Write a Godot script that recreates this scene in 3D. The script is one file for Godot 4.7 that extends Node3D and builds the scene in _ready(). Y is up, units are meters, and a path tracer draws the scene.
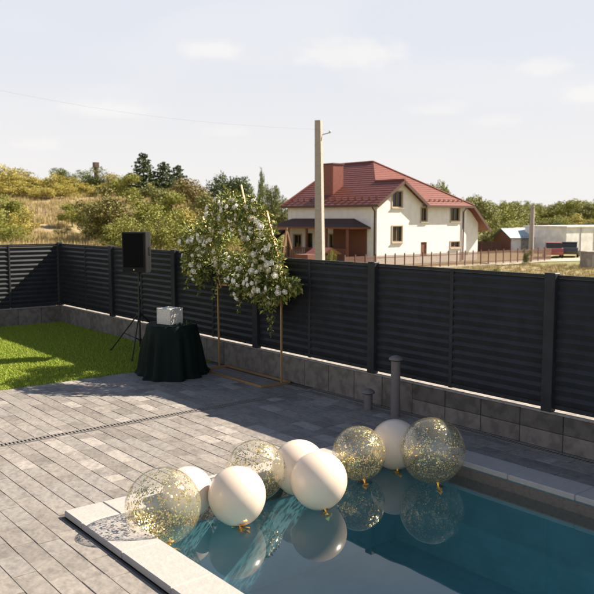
extends Node3D
# Yard with a pool, balloons and a louvred fence; a house and hillside beyond. Metres, y up.
# World axes follow the plot: the long fence runs along z at x = 7.1, the short one along x at z = -17.4.

const EYE := Vector3(0, 2.4, 0)
const YAW := 38.99
const PITCH := 5.76
const FPX := 783.0
const SUN_TRAVEL := Vector3(-1.0, -0.916, -0.38)
const FX := 7.1
const FZ := -17.4
var rng := RandomNumberGenerator.new()
var M := {}
var taken := {}
var fwd: Vector3
var rgt: Vector3

func _ready():
	rng.seed = 7
	fwd = Vector3(sin(deg_to_rad(YAW)), 0, -cos(deg_to_rad(YAW)))
	rgt = Vector3(cos(deg_to_rad(YAW)), 0, sin(deg_to_rad(YAW)))
	setup_view()
	make_materials()
	build_ground()
	build_paving()
	build_pool()
	build_walls_and_fences()
	build_lawn()
	build_house()
	build_neighbours()
	build_poles()
	build_trees()
	build_arch()
	build_speaker()
	build_table()
	build_vents()
	build_balloons()

# ---------------------------------------------------------------- view, sky, sun
func setup_view():
	var cam := Camera3D.new(); cam.name = "camera"
	cam.position = EYE
	cam.rotation_degrees = Vector3(-PITCH, -YAW, 0)
	cam.fov = 41.55; cam.near = 0.05; cam.far = 3000.0
	var at := CameraAttributesPhysical.new()
	at.frustum_focal_length = 31.6
	at.frustum_focus_distance = 7.8
	at.exposure_aperture = 2.4
	at.frustum_far = 3000.0
	cam.attributes = at
	add_child(cam); cam.current = true
	var sun := DirectionalLight3D.new(); sun.name = "sun"
	sun.look_at_from_position(Vector3.ZERO, SUN_TRAVEL, Vector3.UP)
	sun.light_energy = 1.6; sun.light_color = Color(1.0, 0.94, 0.855)
	sun.light_angular_distance = 0.55; sun.shadow_enabled = true
	add_child(sun)
	var env := Environment.new()
	env.background_mode = Environment.BG_SKY
	var sky := Sky.new(); sky.sky_material = make_sky(); env.sky = sky
	env.background_energy_multiplier = 1.0
	env.tonemap_mode = Environment.TONE_MAPPER_LINEAR
	env.tonemap_exposure = 2.8
	env.sdfgi_enabled = true; env.ssao_enabled = true; env.ssil_enabled = true
	var we := WorldEnvironment.new(); we.name = "world_environment"; we.environment = env
	add_child(we)

func make_sky() -> PanoramaSkyMaterial:
	var w := 1536; var h := 768
	var im := Image.create(w, h, false, Image.FORMAT_RGBF)
	var n1 := FastNoiseLite.new(); n1.seed = 3; n1.frequency = 1.0; n1.fractal_octaves = 5
	var n2 := FastNoiseLite.new(); n2.seed = 11; n2.frequency = 0.5; n2.fractal_octaves = 2
	var sd := -SUN_TRAVEL.normalized()
	var hor := Color(0.328, 0.320, 0.314); var low := Color(0.276, 0.287, 0.315)
	var mid := Color(0.076, 0.110, 0.180); var zen := Color(0.020, 0.039, 0.086)
	# thin fair-weather clouds, given as azimuth from the yard's long view, elevation and size in degrees
	var puffs := [[-6.0, 11.6, 3.2, 0.8, 0.5], [3.9, 11.4, 5.2, 1.3, 0.55], [17.0, 10.1, 2.6, 0.8, 0.5], [20.0, 8.2, 2.8, 0.8, 0.5],
		[-13.4, 7.4, 5.0, 0.7, 0.45], [-18.0, 5.0, 2.6, 0.5, 0.4], [10.0, 7.6, 3.0, 0.6, 0.4], [-5.0, 6.1, 2.5, 0.45, 0.35], [14.0, 6.7, 2.4, 0.5, 0.35]]
	var extra := RandomNumberGenerator.new(); extra.seed = 4
	for i in 60:
		puffs.append([extra.randf_range(25.0, 335.0), extra.randf_range(4.0, 30.0), extra.randf_range(2.0, 6.0), extra.randf_range(0.5, 1.6), extra.randf_range(0.3, 0.55)])
	for j in h:
		var el := 90.0 - (j + 0.5) / h * 180.0
		if el < -1.0:
			for i in w: im.set_pixel(i, j, Color(0.09, 0.085, 0.065))
			continue
		var e := maxf(el, 0.0)
		var base := hor.lerp(low, smoothstep(0.0, 14.0, e))
		base = base.lerp(mid, smoothstep(16.0, 44.0, e)).lerp(zen, smoothstep(34.0, 86.0, e))
		for i in w:
			var az := (i + 0.5) / w * TAU
			var d := Vector3(sin(az) * cos(deg_to_rad(el)), sin(deg_to_rad(el)), -cos(az) * cos(deg_to_rad(el)))
			var c := base
			var g := maxf(d.dot(sd), 0.0)
			var glow := 0.02 * pow(g, 3.0) + 0.17 * pow(g, 16.0)
			c = Color(c.r + glow, c.g + glow * 0.97, c.b + glow * 0.9)
			if el < 40.0:
				var rel := wrapf(rad_to_deg(az) - YAW, -180.0, 180.0)
				var cl := 0.0
				for p in puffs:
					var dx: float = wrapf(rel - p[0], -180.0, 180.0) / p[2]
					if absf(dx) > 1.6: continue
					var dy: float = (el - p[1]) / p[3]
					if absf(dy) > 2.0: continue
					var nn := n1.get_noise_3d(rel * 0.55, el * 1.6, 0.0)
					var v := exp(-dx * dx * 1.6 - dy * dy * (1.0 if dy > 0.0 else 2.2)) + nn * 0.42 - 0.22
					cl = maxf(cl, smoothstep(0.0, 0.6, v) * p[4])
				var veil := smoothstep(0.0, 0.6, n2.get_noise_3d(rel * 0.12, el * 0.35, 5.0) + 0.15) * 0.18 * smoothstep(0.0, 6.0, el)
				c = c.lerp(Color(0.354, 0.343, 0.333), clampf(cl * 1.05 + veil, 0.0, 1.0))
			im.set_pixel(i, j, c)
	var p := PanoramaSkyMaterial.new()
	p.panorama = ImageTexture.create_from_image(im)
	return p

# ---------------------------------------------------------------- materials
func lin(r: float, g: float, b: float) -> Color:
	return Color(r, g, b).linear_to_srgb()

func mat(key: String, c: Color, rough := 0.8, metal := 0.0) -> StandardMaterial3D:
	var m := StandardMaterial3D.new()
	m.resource_name = key; m.albedo_color = c.linear_to_srgb(); m.roughness = rough; m.metallic = metal
	M[key] = m
	return m

func noise_tex(sd: int, freq: float, cols: Array, offs: Array, oct := 4, size := 256) -> NoiseTexture2D:
	var n := FastNoiseLite.new(); n.seed = sd; n.frequency = freq; n.fractal_octaves = oct
	var t := NoiseTexture2D.new(); t.width = size; t.height = size; t.seamless = true; t.noise = n; t.generate_mipmaps = false
	var g := Gradient.new()
	g.offsets = PackedFloat32Array(offs)
	var pc := PackedColorArray()
	for c in cols: pc.append(c.linear_to_srgb())
	g.colors = pc
	t.color_ramp = g
	return t

func bump_tex(sd: int, freq: float, strength := 4.0, oct := 4, size := 256) -> NoiseTexture2D:
	var n := FastNoiseLite.new(); n.seed = sd; n.frequency = freq; n.fractal_octaves = oct
	var t := NoiseTexture2D.new(); t.width = size; t.height = size; t.seamless = true; t.noise = n
	t.as_normal_map = true; t.bump_strength = strength; t.generate_mipmaps = false
	return t

func tri(m: StandardMaterial3D, scale: float, albedo = null, normal = null, ns := 1.0, world := true):
	m.uv1_triplanar = true; m.uv1_world_triplanar = world; m.uv1_scale = Vector3.ONE * scale
	if albedo: m.albedo_texture = albedo
	if normal:
		m.normal_enabled = true; m.normal_texture = normal; m.normal_scale = ns
	return m

func make_materials():
	var G := func(v): return Color(v, v, v)
	var grain := noise_tex(1, 0.02, [G.call(0.78), G.call(1.0), G.call(0.86)], [0.2, 0.55, 0.85], 5, 512)
	var fine := bump_tex(2, 0.08, 3.0, 3)
	var soft := bump_tex(5, 0.02, 3.0, 4)
	var pcol := [[0.285, 0.26, 0.238], [0.25, 0.228, 0.210], [0.315, 0.287, 0.263], [0.28, 0.262, 0.247], [0.222, 0.202, 0.187], [0.385, 0.354, 0.328]]
	for i in pcol.size():
		tri(mat("paver%d" % i, Color(pcol[i][0], pcol[i][1], pcol[i][2]) * 0.72, 0.85), 0.45, grain, fine, 0.35)
	tri(mat("joint", Color(0.085, 0.076, 0.066), 0.95), 2.0, grain)
	tri(mat("coping", Color(0.335, 0.316, 0.30), 0.7), 1.1, noise_tex(8, 0.03, [G.call(0.94), G.call(1.0)], [0.3, 0.7], 4), fine, 0.2)
	tri(mat("band", Color(0.13, 0.105, 0.09), 0.7), 1.5, grain, fine, 0.4)
	tri(mat("bed", Color(0.2, 0.19, 0.17), 0.95), 1.0, grain)
	var stain := noise_tex(12, 0.012, [G.call(0.66), G.call(0.88), G.call(1.0)], [0.25, 0.5, 0.75], 5, 512)
	tri(mat("block0", Color(0.21, 0.185, 0.165), 0.95), 0.8, stain, soft, 0.8)
	tri(mat("block1", Color(0.18, 0.158, 0.14), 0.95), 0.8, stain, soft, 0.8)
	tri(mat("block2", Color(0.115, 0.103, 0.094), 0.95), 0.8, stain, soft, 0.8)
	tri(mat("cap", Color(0.30, 0.275, 0.25), 0.95), 1.2, stain, soft, 0.6)
	tri(mat("fence", Color(0.027, 0.030, 0.036), 0.5), 0.7, noise_tex(21, 0.02, [G.call(0.8), G.call(1.0)], [0.3, 0.7], 3))
	M.fence.metallic_specular = 0.3
	mat("drain", Color(0.17, 0.16, 0.15), 0.6)
	tri(mat("liner", Color(0.07, 0.24, 0.30), 0.6), 0.5, noise_tex(31, 0.02, [Color(0.85, 0.9, 0.9), Color(1, 1, 1)], [0.3, 0.7], 3))
	var wm := mat("water", Color(0.003, 0.020, 0.032), 0.02)
	wm.transparency = BaseMaterial3D.TRANSPARENCY_ALPHA; wm.albedo_color.a = 0.18
	tri(wm, 0.22, null, bump_tex(41, 0.012, 1.2, 2, 512), 0.05)
	tri(mat("soil", Color(0.13, 0.15, 0.03), 0.95), 1.0, grain)
	mat("grass", Color(1, 1, 1), 0.7).vertex_color_use_as_albedo = true
	M.grass.backlight = lin(0.5, 0.5, 0.2)
	tri(mat("terrain", Color(1, 1, 1), 0.95), 0.25, noise_tex(51, 0.03, [G.call(0.62), G.call(1.0), G.call(0.8)], [0.2, 0.5, 0.8], 5, 512), soft, 1.0).vertex_color_use_as_albedo = true
	mat("leafy", Color(1, 1, 1), 0.65).vertex_color_use_as_albedo = true
	M.leafy.backlight = Color(0.85, 0.85, 0.5)
	tri(mat("bark", Color(0.09, 0.07, 0.05), 0.9), 2.0, grain, soft, 1.0)
	# house
	tri(mat("render_white", Color(0.74, 0.72, 0.695), 0.9), 0.3, noise_tex(61, 0.02, [G.call(0.93), G.call(1.0)], [0.3, 0.7], 4))
	tri(mat("roof_red", Color(0.175, 0.048, 0.032), 0.5), 0.35, noise_tex(62, 0.03, [G.call(0.72), G.call(1.0)], [0.3, 0.7], 4))
	tri(mat("chimney_red", Color(0.19, 0.05, 0.033), 0.55), 0.5, noise_tex(62, 0.03, [G.call(0.8), G.call(1.0)], [0.3, 0.7], 4))
	mat("trim_brown", Color(0.075, 0.034, 0.025), 0.6)
	mat("dark_roof", Color(0.055, 0.024, 0.020), 0.9)
	tri(mat("wood_brown", Color(0.15, 0.055, 0.032), 0.75), 0.7, grain)
	tri(mat("wood_gold", Color(0.20, 0.105, 0.05), 0.7), 0.7, grain)
	mat("window_trim", Color(0.42, 0.35, 0.26), 0.8)
	mat("window_frame", Color(0.13, 0.08, 0.045), 0.5)
	mat("glass_dark", Color(0.02, 0.02, 0.018), 0.06)
	tri(mat("concrete", Color(0.33, 0.305, 0.275), 0.9), 0.6, grain, soft, 0.6)
	tri(mat("grey_wall", Color(0.30, 0.27, 0.25), 0.9), 0.3, stain)
	tri(mat("white_wall", Color(0.80, 0.775, 0.755), 0.85), 0.2, noise_tex(64, 0.02, [G.call(0.82), G.call(1.0)], [0.3, 0.7], 4))
	mat("picket", Color(0.20, 0.115, 0.085), 0.8)
	mat("post_brown", Color(0.10, 0.045, 0.035), 0.7)
	tri(mat("maroon", Color(0.075, 0.028, 0.026), 0.7), 0.5, grain)
	mat("blue_roof", Color(0.36, 0.45, 0.50), 0.45, 0.2)
	mat("orange_roof", Color(0.36, 0.15, 0.07), 0.7)
	mat("car_red", Color(0.30, 0.05, 0.035), 0.25); M.car_red.clearcoat_enabled = true
	mat("car_dark", Color(0.03, 0.03, 0.033), 0.25); M.car_dark.clearcoat_enabled = true
	mat("tyre", Color(0.02, 0.02, 0.02), 0.9)
	tri(mat("road", Color(0.42, 0.37, 0.29), 0.95), 0.4, grain)
	mat("wire", Color(0.2, 0.2, 0.2), 0.6)
	# party things
	mat("gold", Color(0.45, 0.29, 0.14), 0.5, 0.6)
	mat("petal", Color(0.84, 0.82, 0.72), 0.7).backlight = Color(1.0, 0.95, 0.8)
	mat("petal_cream", Color(0.62, 0.58, 0.38), 0.7).backlight = Color(0.7, 0.66, 0.42)
	tri(mat("speaker_black", Color(0.009, 0.009, 0.010), 0.6), 4.0, null, fine, 0.5)
	tri(mat("grille", Color(0.005, 0.005, 0.006), 0.75), 12.0, null, fine, 1.0)
	mat("stand_black", Color(0.009, 0.009, 0.010), 0.45)
	mat("badge", Color(0.5, 0.48, 0.45), 0.3, 0.8)
	tri(mat("cloth_green", Color(0.004, 0.010, 0.008), 0.7), 3.0, null, fine, 0.3); M.cloth_green.rim_enabled = true; M.cloth_green.rim = 0.08; M.cloth_green.metallic_specular = 0.25; M.speaker_black.metallic_specular = 0.3; M.grille.metallic_specular = 0.2
	tri(mat("box_white", Color(0.60, 0.58, 0.54), 0.8), 2.0, noise_tex(71, 0.04, [G.call(0.85), G.call(1.0)], [0.35, 0.6], 3))
	tri(mat("pipe_grey", Color(0.15, 0.135, 0.135), 0.6), 3.0, grain)
	var lx := mat("latex", Color(0.65, 0.545, 0.445), 0.34); lx.backlight = Color(0.95, 0.82, 0.66)
	lx.roughness = 0.28
	var cm := mat("clear_skin", Color(0.72, 0.66, 0.46), 0.09)
	cm.transparency = BaseMaterial3D.TRANSPARENCY_ALPHA; cm.albedo_color.a = 0.08
	mat("flake", Color(1, 1, 1), 0.3, 0.85).vertex_color_use_as_albedo = true
	mat("foil", Color(0.80, 0.47, 0.12), 0.25, 0.9)

# ---------------------------------------------------------------- shape helpers
func new_st() -> SurfaceTool:
	var st := SurfaceTool.new(); st.begin(Mesh.PRIMITIVE_TRIANGLES)
	st.set_smooth_group(-1)
	return st

func tri3(st: SurfaceTool, a: Vector3, b: Vector3, c: Vector3, out: Vector3):
	# clockwise seen from the side that `out` points to
	if (b - a).cross(c - a).dot(out) > 0.0:
		var t := b; b = c; c = t
	var n := -(b - a).cross(c - a).normalized()
	for v in [a, b, c]:
		st.set_normal(n); st.add_vertex(v)

func quad(st: SurfaceTool, a: Vector3, b: Vector3, c: Vector3, d: Vector3, out: Vector3):
	tri3(st, a, b, c, out); tri3(st, a, c, d, out)

func box(st: SurfaceTool, c: Vector3, s: Vector3, b := Basis.IDENTITY):
	var h := s * 0.5
	var X := b.x * h.x; var Y := b.y * h.y; var Z := b.z * h.z
	quad(st, c + X - Y - Z, c + X + Y - Z, c + X + Y + Z, c + X - Y + Z, X)
	quad(st, c - X - Y - Z, c - X + Y - Z, c - X + Y + Z, c - X - Y + Z, -X)
	quad(st, c - X + Y - Z, c + X + Y - Z, c + X + Y + Z, c - X + Y + Z, Y)
	quad(st, c - X - Y - Z, c + X - Y - Z, c + X - Y + Z, c - X - Y + Z, -Y)
	quad(st, c - X - Y + Z, c + X - Y + Z, c + X + Y + Z, c - X + Y + Z, Z)
	quad(st, c - X - Y - Z, c + X - Y - Z, c + X + Y - Z, c - X + Y - Z, -Z)

func bevel_box(st: SurfaceTool, c: Vector3, s: Vector3, bv: float, b := Basis.IDENTITY):
	var h := s * 0.5
	var i := h - Vector3.ONE * bv
	var P := func(x: float, y: float, z: float): return c + b * Vector3(x, y, z)
	for sg in [-1.0, 1.0]:
		quad(st, P.call(sg * h.x, -i.y, -i.z), P.call(sg * h.x, i.y, -i.z), P.call(sg * h.x, i.y, i.z), P.call(sg * h.x, -i.y, i.z), b.x * sg)
		quad(st, P.call(-i.x, sg * h.y, -i.z), P.call(i.x, sg * h.y, -i.z), P.call(i.x, sg * h.y, i.z), P.call(-i.x, sg * h.y, i.z), b.y * sg)
		quad(st, P.call(-i.x, -i.y, sg * h.z), P.call(i.x, -i.y, sg * h.z), P.call(i.x, i.y, sg * h.z), P.call(-i.x, i.y, sg * h.z), b.z * sg)
	for s1 in [-1.0, 1.0]:
		for s2 in [-1.0, 1.0]:
			quad(st, P.call(s1 * h.x, s2 * i.y, -i.z), P.call(s1 * i.x, s2 * h.y, -i.z), P.call(s1 * i.x, s2 * h.y, i.z), P.call(s1 * h.x, s2 * i.y, i.z), b * Vector3(s1, s2, 0))
			quad(st, P.call(s1 * h.x, -i.y, s2 * i.z), P.call(s1 * i.x, -i.y, s2 * h.z), P.call(s1 * i.x, i.y, s2 * h.z), P.call(s1 * h.x, i.y, s2 * i.z), b * Vector3(s1, 0, s2))
			quad(st, P.call(-i.x, s1 * h.y, s2 * i.z), P.call(-i.x, s1 * i.y, s2 * h.z), P.call(i.x, s1 * i.y, s2 * h.z), P.call(i.x, s1 * h.y, s2 * i.z), b * Vector3(0, s1, s2))
			for s3 in [-1.0, 1.0]:
				tri3(st, P.call(s1 * h.x, s2 * i.y, s3 * i.z), P.call(s1 * i.x, s2 * h.y, s3 * i.z), P.call(s1 * i.x, s2 * i.y, s3 * h.z), b * Vector3(s1, s2, s3))

func smooth_tri(st: SurfaceTool, v: Array, n: Array):
	# v, n hold three points and normals; order them clockwise for their normals
	var o := [0, 1, 2]
	if (v[1] - v[0]).cross(v[2] - v[0]).dot(n[0] + n[1] + n[2]) > 0.0: o = [0, 2, 1]
	for k in o:
		st.set_normal(n[k]); st.add_vertex(v[k])

func tube(st: SurfaceTool, pts: Array, radii: Array, sides := 10, caps := true):
	var rings := []
	var norms := []
	for k in pts.size():
		var t: Vector3 = (pts[mini(k + 1, pts.size() - 1)] - pts[maxi(k - 1, 0)]).normalized()
		var ref := Vector3.UP if absf(t.y) < 0.9 else Vector3.RIGHT
		var u := t.cross(ref).normalized(); var w := t.cross(u).normalized()
		var r := []; var nn := []
		for s in sides:
			var a := TAU * s / sides
			var dir := u * cos(a) + w * sin(a)
			r.append(pts[k] + dir * radii[k]); nn.append(dir)
		rings.append(r); norms.append(nn)
	for k in pts.size() - 1:
		for s in sides:
			var s2 := (s + 1) % sides
			smooth_tri(st, [rings[k][s], rings[k][s2], rings[k + 1][s2]], [norms[k][s], norms[k][s2], norms[k + 1][s2]])
			smooth_tri(st, [rings[k][s], rings[k + 1][s2], rings[k + 1][s]], [norms[k][s], norms[k + 1][s2], norms[k + 1][s]])
	if caps:
		for e in [0, pts.size() - 1]:
			var out: Vector3 = pts[0] - pts[1] if e == 0 else pts[e] - pts[e - 1]
			for s in sides:
				tri3(st, pts[e], rings[e][s], rings[e][(s + 1) % sides], out)

func rod(st: SurfaceTool, a: Vector3, b: Vector3, r: float, sides := 8):
	tube(st, [a, b], [r, r], sides)

func bar(st: SurfaceTool, a: Vector3, b: Vector3, w: float, h: float):
	# rectangular bar from a to b
	var t := (b - a).normalized()
	var ref := Vector3.UP if absf(t.y) < 0.9 else Vector3(1, 0, 0)
	var u := ref.cross(t).normalized(); var v := t.cross(u).normalized()
	box(st, (a + b) * 0.5, Vector3(w, h, a.distance_to(b)), Basis(u, v, t))

func lathe(st: SurfaceTool, prof: Array, sides := 24, c := Vector3.ZERO):
	# prof: Vector2(radius, y), smooth shaded
	var nr := []
	for k in prof.size():
		var t: Vector2 = prof[mini(k + 1, prof.size() - 1)] - prof[maxi(k - 1, 0)]
		nr.append(Vector2(t.y, -t.x).normalized())
	for k in prof.size() - 1:
		for s in sides:
			var q := []; var n := []
			for e in [[k, s], [k, s + 1], [k + 1, s + 1], [k + 1, s]]:
				var a: float = TAU * e[1] / sides
				var d := Vector3(cos(a), 0, sin(a))
				q.append(c + d * prof[e[0]].x + Vector3.UP * prof[e[0]].y)
				n.append((d * nr[e[0]].x + Vector3.UP * nr[e[0]].y))
			smooth_tri(st, [q[0], q[1], q[2]], [n[0], n[1], n[2]])
			smooth_tri(st, [q[0], q[2], q[3]], [n[0], n[2], n[3]])

func extrude(st: SurfaceTool, poly: PackedVector2Array, o: Vector3, u: Vector3, v: Vector3, n: Vector3, depth: float):
	# poly in (u, v); front face at o on side n, body goes depth behind it
	var idx := Geometry2D.triangulate_polygon(poly)
	var P := func(p: Vector2, k: float): return o + u * p.x + v * p.y - n * k
	for k in range(0, idx.size(), 3):
		tri3(st, P.call(poly[idx[k]], 0.0), P.call(poly[idx[k + 1]], 0.0), P.call(poly[idx[k + 2]], 0.0), n)
		tri3(st, P.call(poly[idx[k]], depth), P.call(poly[idx[k + 1]], depth), P.call(poly[idx[k + 2]], depth), -n)
	var cw := Geometry2D.is_polygon_clockwise(poly)
	for k in poly.size():
		var a := poly[k]; var b := poly[(k + 1) % poly.size()]
		var e := b - a
		var outd := Vector2(e.y, -e.x) * (-1.0 if cw else 1.0)
		quad(st, P.call(a, 0.0), P.call(b, 0.0), P.call(b, depth), P.call(a, depth), u * outd.x + v * outd.y)

func unique(called: String) -> String:
	if not taken.has(called):
		taken[called] = 0
		return called
	taken[called] += 1
	return "%s_%03d" % [called, taken[called]]

func obj(called: String, st, m, parent: Node3D = self) -> MeshInstance3D:
	var o := MeshInstance3D.new()
	o.mesh = st.commit() if st is SurfaceTool else st
	o.material_override = M[m] if m is String else m
	o.name = unique(called) if parent == self else called
	parent.add_child(o, true)
	return o

func tag(o: Node3D, label: String, category: String, group := ""):
	o.set_meta("label", label); o.set_meta("category", category)
	if group: o.set_meta("group", group)
	return o

func thing(called: String, label: String, category: String, at := Vector3.ZERO, turn := 0.0, group := "") -> Node3D:
	var o := Node3D.new(); o.name = unique(called); add_child(o)
	o.position = at; o.rotation.y = turn
	tag(o, label, category, group)
	return o

func structure(called: String, at := Vector3.ZERO) -> Node3D:
	var o := Node3D.new(); o.name = unique(called); add_child(o); o.position = at
	o.set_meta("kind", "structure")
	return o

func at_px(px: float, d: float) -> Vector3:
	# ground position seen in column px of the photograph, d metres away
	var dir := (fwd * FPX + rgt * (px - 297.0)).normalized()
	var p := dir * d
	p.y = land(p.x, p.z)
	return p

# ---------------------------------------------------------------- land
var und := FastNoiseLite.new()
func prof(t: Array, d: float) -> float:
	for k in t.size() - 1:
		if d < t[k + 1][0]:
			var f: float = clampf((d - t[k][0]) / (t[k + 1][0] - t[k][0]), 0.0, 1.0)
			return lerpf(t[k][1], t[k + 1][1], smoothstep(0.0, 1.0, f) * 0.5 + f * 0.5)
	return t[-1][1]

func land(x: float, z: float) -> float:
	var d := sqrt(x * x + z * z)
	var f := x * fwd.x + z * fwd.z; var r := x * rgt.x + z * rgt.z
	var az := rad_to_deg(atan2(r, f))
	var l := prof([[0, -0.3], [20, -0.3], [45, -0.8], [65, 0.5], [112, 5.6], [160, 6.6], [400, 9.0]], d)
	var rr := prof([[0, -0.3], [20, -0.4], [40, -1.2], [55, -1.35], [98, -1.35], [150, 0.3], [260, 3.0], [600, 6.0]], d)
	var w := smoothstep(-11.0, -1.5, az) if absf(az) < 100.0 else 0.5
	und.frequency = 0.03
	var n := und.get_noise_2d(x, z) * 0.5 * smoothstep(30.0, 70.0, d) * (1.0 - 0.8 * w)
	var h := lerpf(l, rr, w) + n
	if x > 1.6 and x < 7.0 and z > -6.9 and z < 3.5: return -3.0
	if d < 24.0 and (x < 7.6 and z > -18.0): return -0.3
	return h

func build_ground():
	var radii := [0.0]
	var r := 0.0
	while r < 20.0:
		r += 0.5; radii.append(r)
	while r < 140.0:
		r += 2.0 + r * 0.012; radii.append(r)
	while r < 1500.0:
		r *= 1.12; radii.append(r)
	var cn := FastNoiseLite.new(); cn.seed = 9; cn.frequency = 0.045; cn.fractal_octaves = 4
	var cols := {}
	var azs := []
	var a := -180.0
	while a < 180.0:
		azs.append(a)
		a += 1.0 if absf(a) < 40.0 else 5.0
	var pts := []; var cls := []
	for rad in radii:
		var row := []; var crow := []
		for az in azs:
			var q := deg_to_rad(az)
			var d: Vector3 = fwd * cos(q) + rgt * sin(q)
			var p: Vector3 = d * rad
			p.y = land(p.x, p.z)
			row.append(p)
			var n := cn.get_noise_2d(p.x, p.z) * 0.5 + 0.5
			var dry := Color(0.36, 0.27, 0.145).lerp(Color(0.22, 0.15, 0.10), smoothstep(0.45, 0.75, n))
			dry = dry.lerp(Color(0.27, 0.23, 0.08), smoothstep(0.45, 0.2, n))
			var green := Color(0.17, 0.17, 0.05).lerp(Color(0.28, 0.23, 0.11), smoothstep(0.35, 0.65, n))
			crow.append(dry.lerp(green, smoothstep(-5.0, 6.0, az)))
		pts.append(row); cls.append(crow)
	var st := new_st(); st.set_smooth_group(0)
	for k in pts.size() - 1:
		for s in azs.size():
			var s2 := (s + 1) % azs.size()
			var v := [pts[k][s], pts[k][s2], pts[k + 1][s2], pts[k + 1][s]]
			var c := [cls[k][s], cls[k][s2], cls[k + 1][s2], cls[k + 1][s]]
			for t in [[0, 1, 2], [0, 2, 3]]:
				var o: Array = t
				var cr: Vector3 = (v[t[1]] - v[t[0]]).cross(v[t[2]] - v[t[0]])
				if cr.length() < 1e-6: continue
				if cr.y > 0.0: o = [t[0], t[2], t[1]]
				for i in o:
					st.set_color(c[i]); st.add_vertex(v[i])
	st.index(); st.generate_normals()
	var g := obj("ground", st, "terrain"); g.set_meta("kind", "structure")
	# tufts of dry grass on the slope
	var tuft := new_st()
	var tr := RandomNumberGenerator.new(); tr.seed = 88
	for k in 16:
		var an := tr.randf() * TAU; var l := tr.randf_range(0.35, 0.8)
		var b := Vector3(tr.randf_range(-0.35, 0.35), -0.05, tr.randf_range(-0.35, 0.35))
		var side := Vector3(cos(an), 0, sin(an)) * 0.03
		var tip := b + Vector3(tr.randf_range(-0.25, 0.25), l, tr.randf_range(-0.25, 0.25))
		var cc := Color(0.40, 0.30, 0.15).lerp(Color(0.28, 0.24, 0.08), tr.randf())
		tuft.set_color(cc)
		tri3(tuft, b - side, b + side, tip, Vector3(0.3, 0.2, 1.0))
	var tm := tuft.commit()
	var mm := MultiMesh.new(); mm.transform_format = MultiMesh.TRANSFORM_3D; mm.mesh = tm
	var xs := []
	for k in 9000:
		var px := tr.randf_range(-60.0, 290.0)
		var d := tr.randf_range(52.0, 125.0)
		var p := at_px(px, d)
		if cn.get_noise_2d(p.x * 1.7, p.z * 1.7) < -0.25: continue
		xs.append(Transform3D(Basis(Vector3.UP, tr.randf() * TAU).scaled(Vector3.ONE * tr.randf_range(0.5, 1.1)), p))
	for k in 2200:
		var p := at_px(tr.randf_range(400.0, 640.0), tr.randf_range(42.0, 66.0))
		if p.z < -38.6: continue
		xs.append(Transform3D(Basis(Vector3.UP, tr.randf() * TAU).scaled(Vector3.ONE * tr.randf_range(0.2, 0.5)), p))
	mm.instance_count = xs.size()
	for k in xs.size(): mm.set_instance_transform(k, xs[k])
	var mi := MultiMeshInstance3D.new(); mi.multimesh = mm; mi.material_override = M.grass; mi.name = "dry_grass"
	tag(mi, "dry straw-coloured grass tufts on the land beyond the fence", "grass"); mi.set_meta("kind", "stuff")
	add_child(mi)

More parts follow.
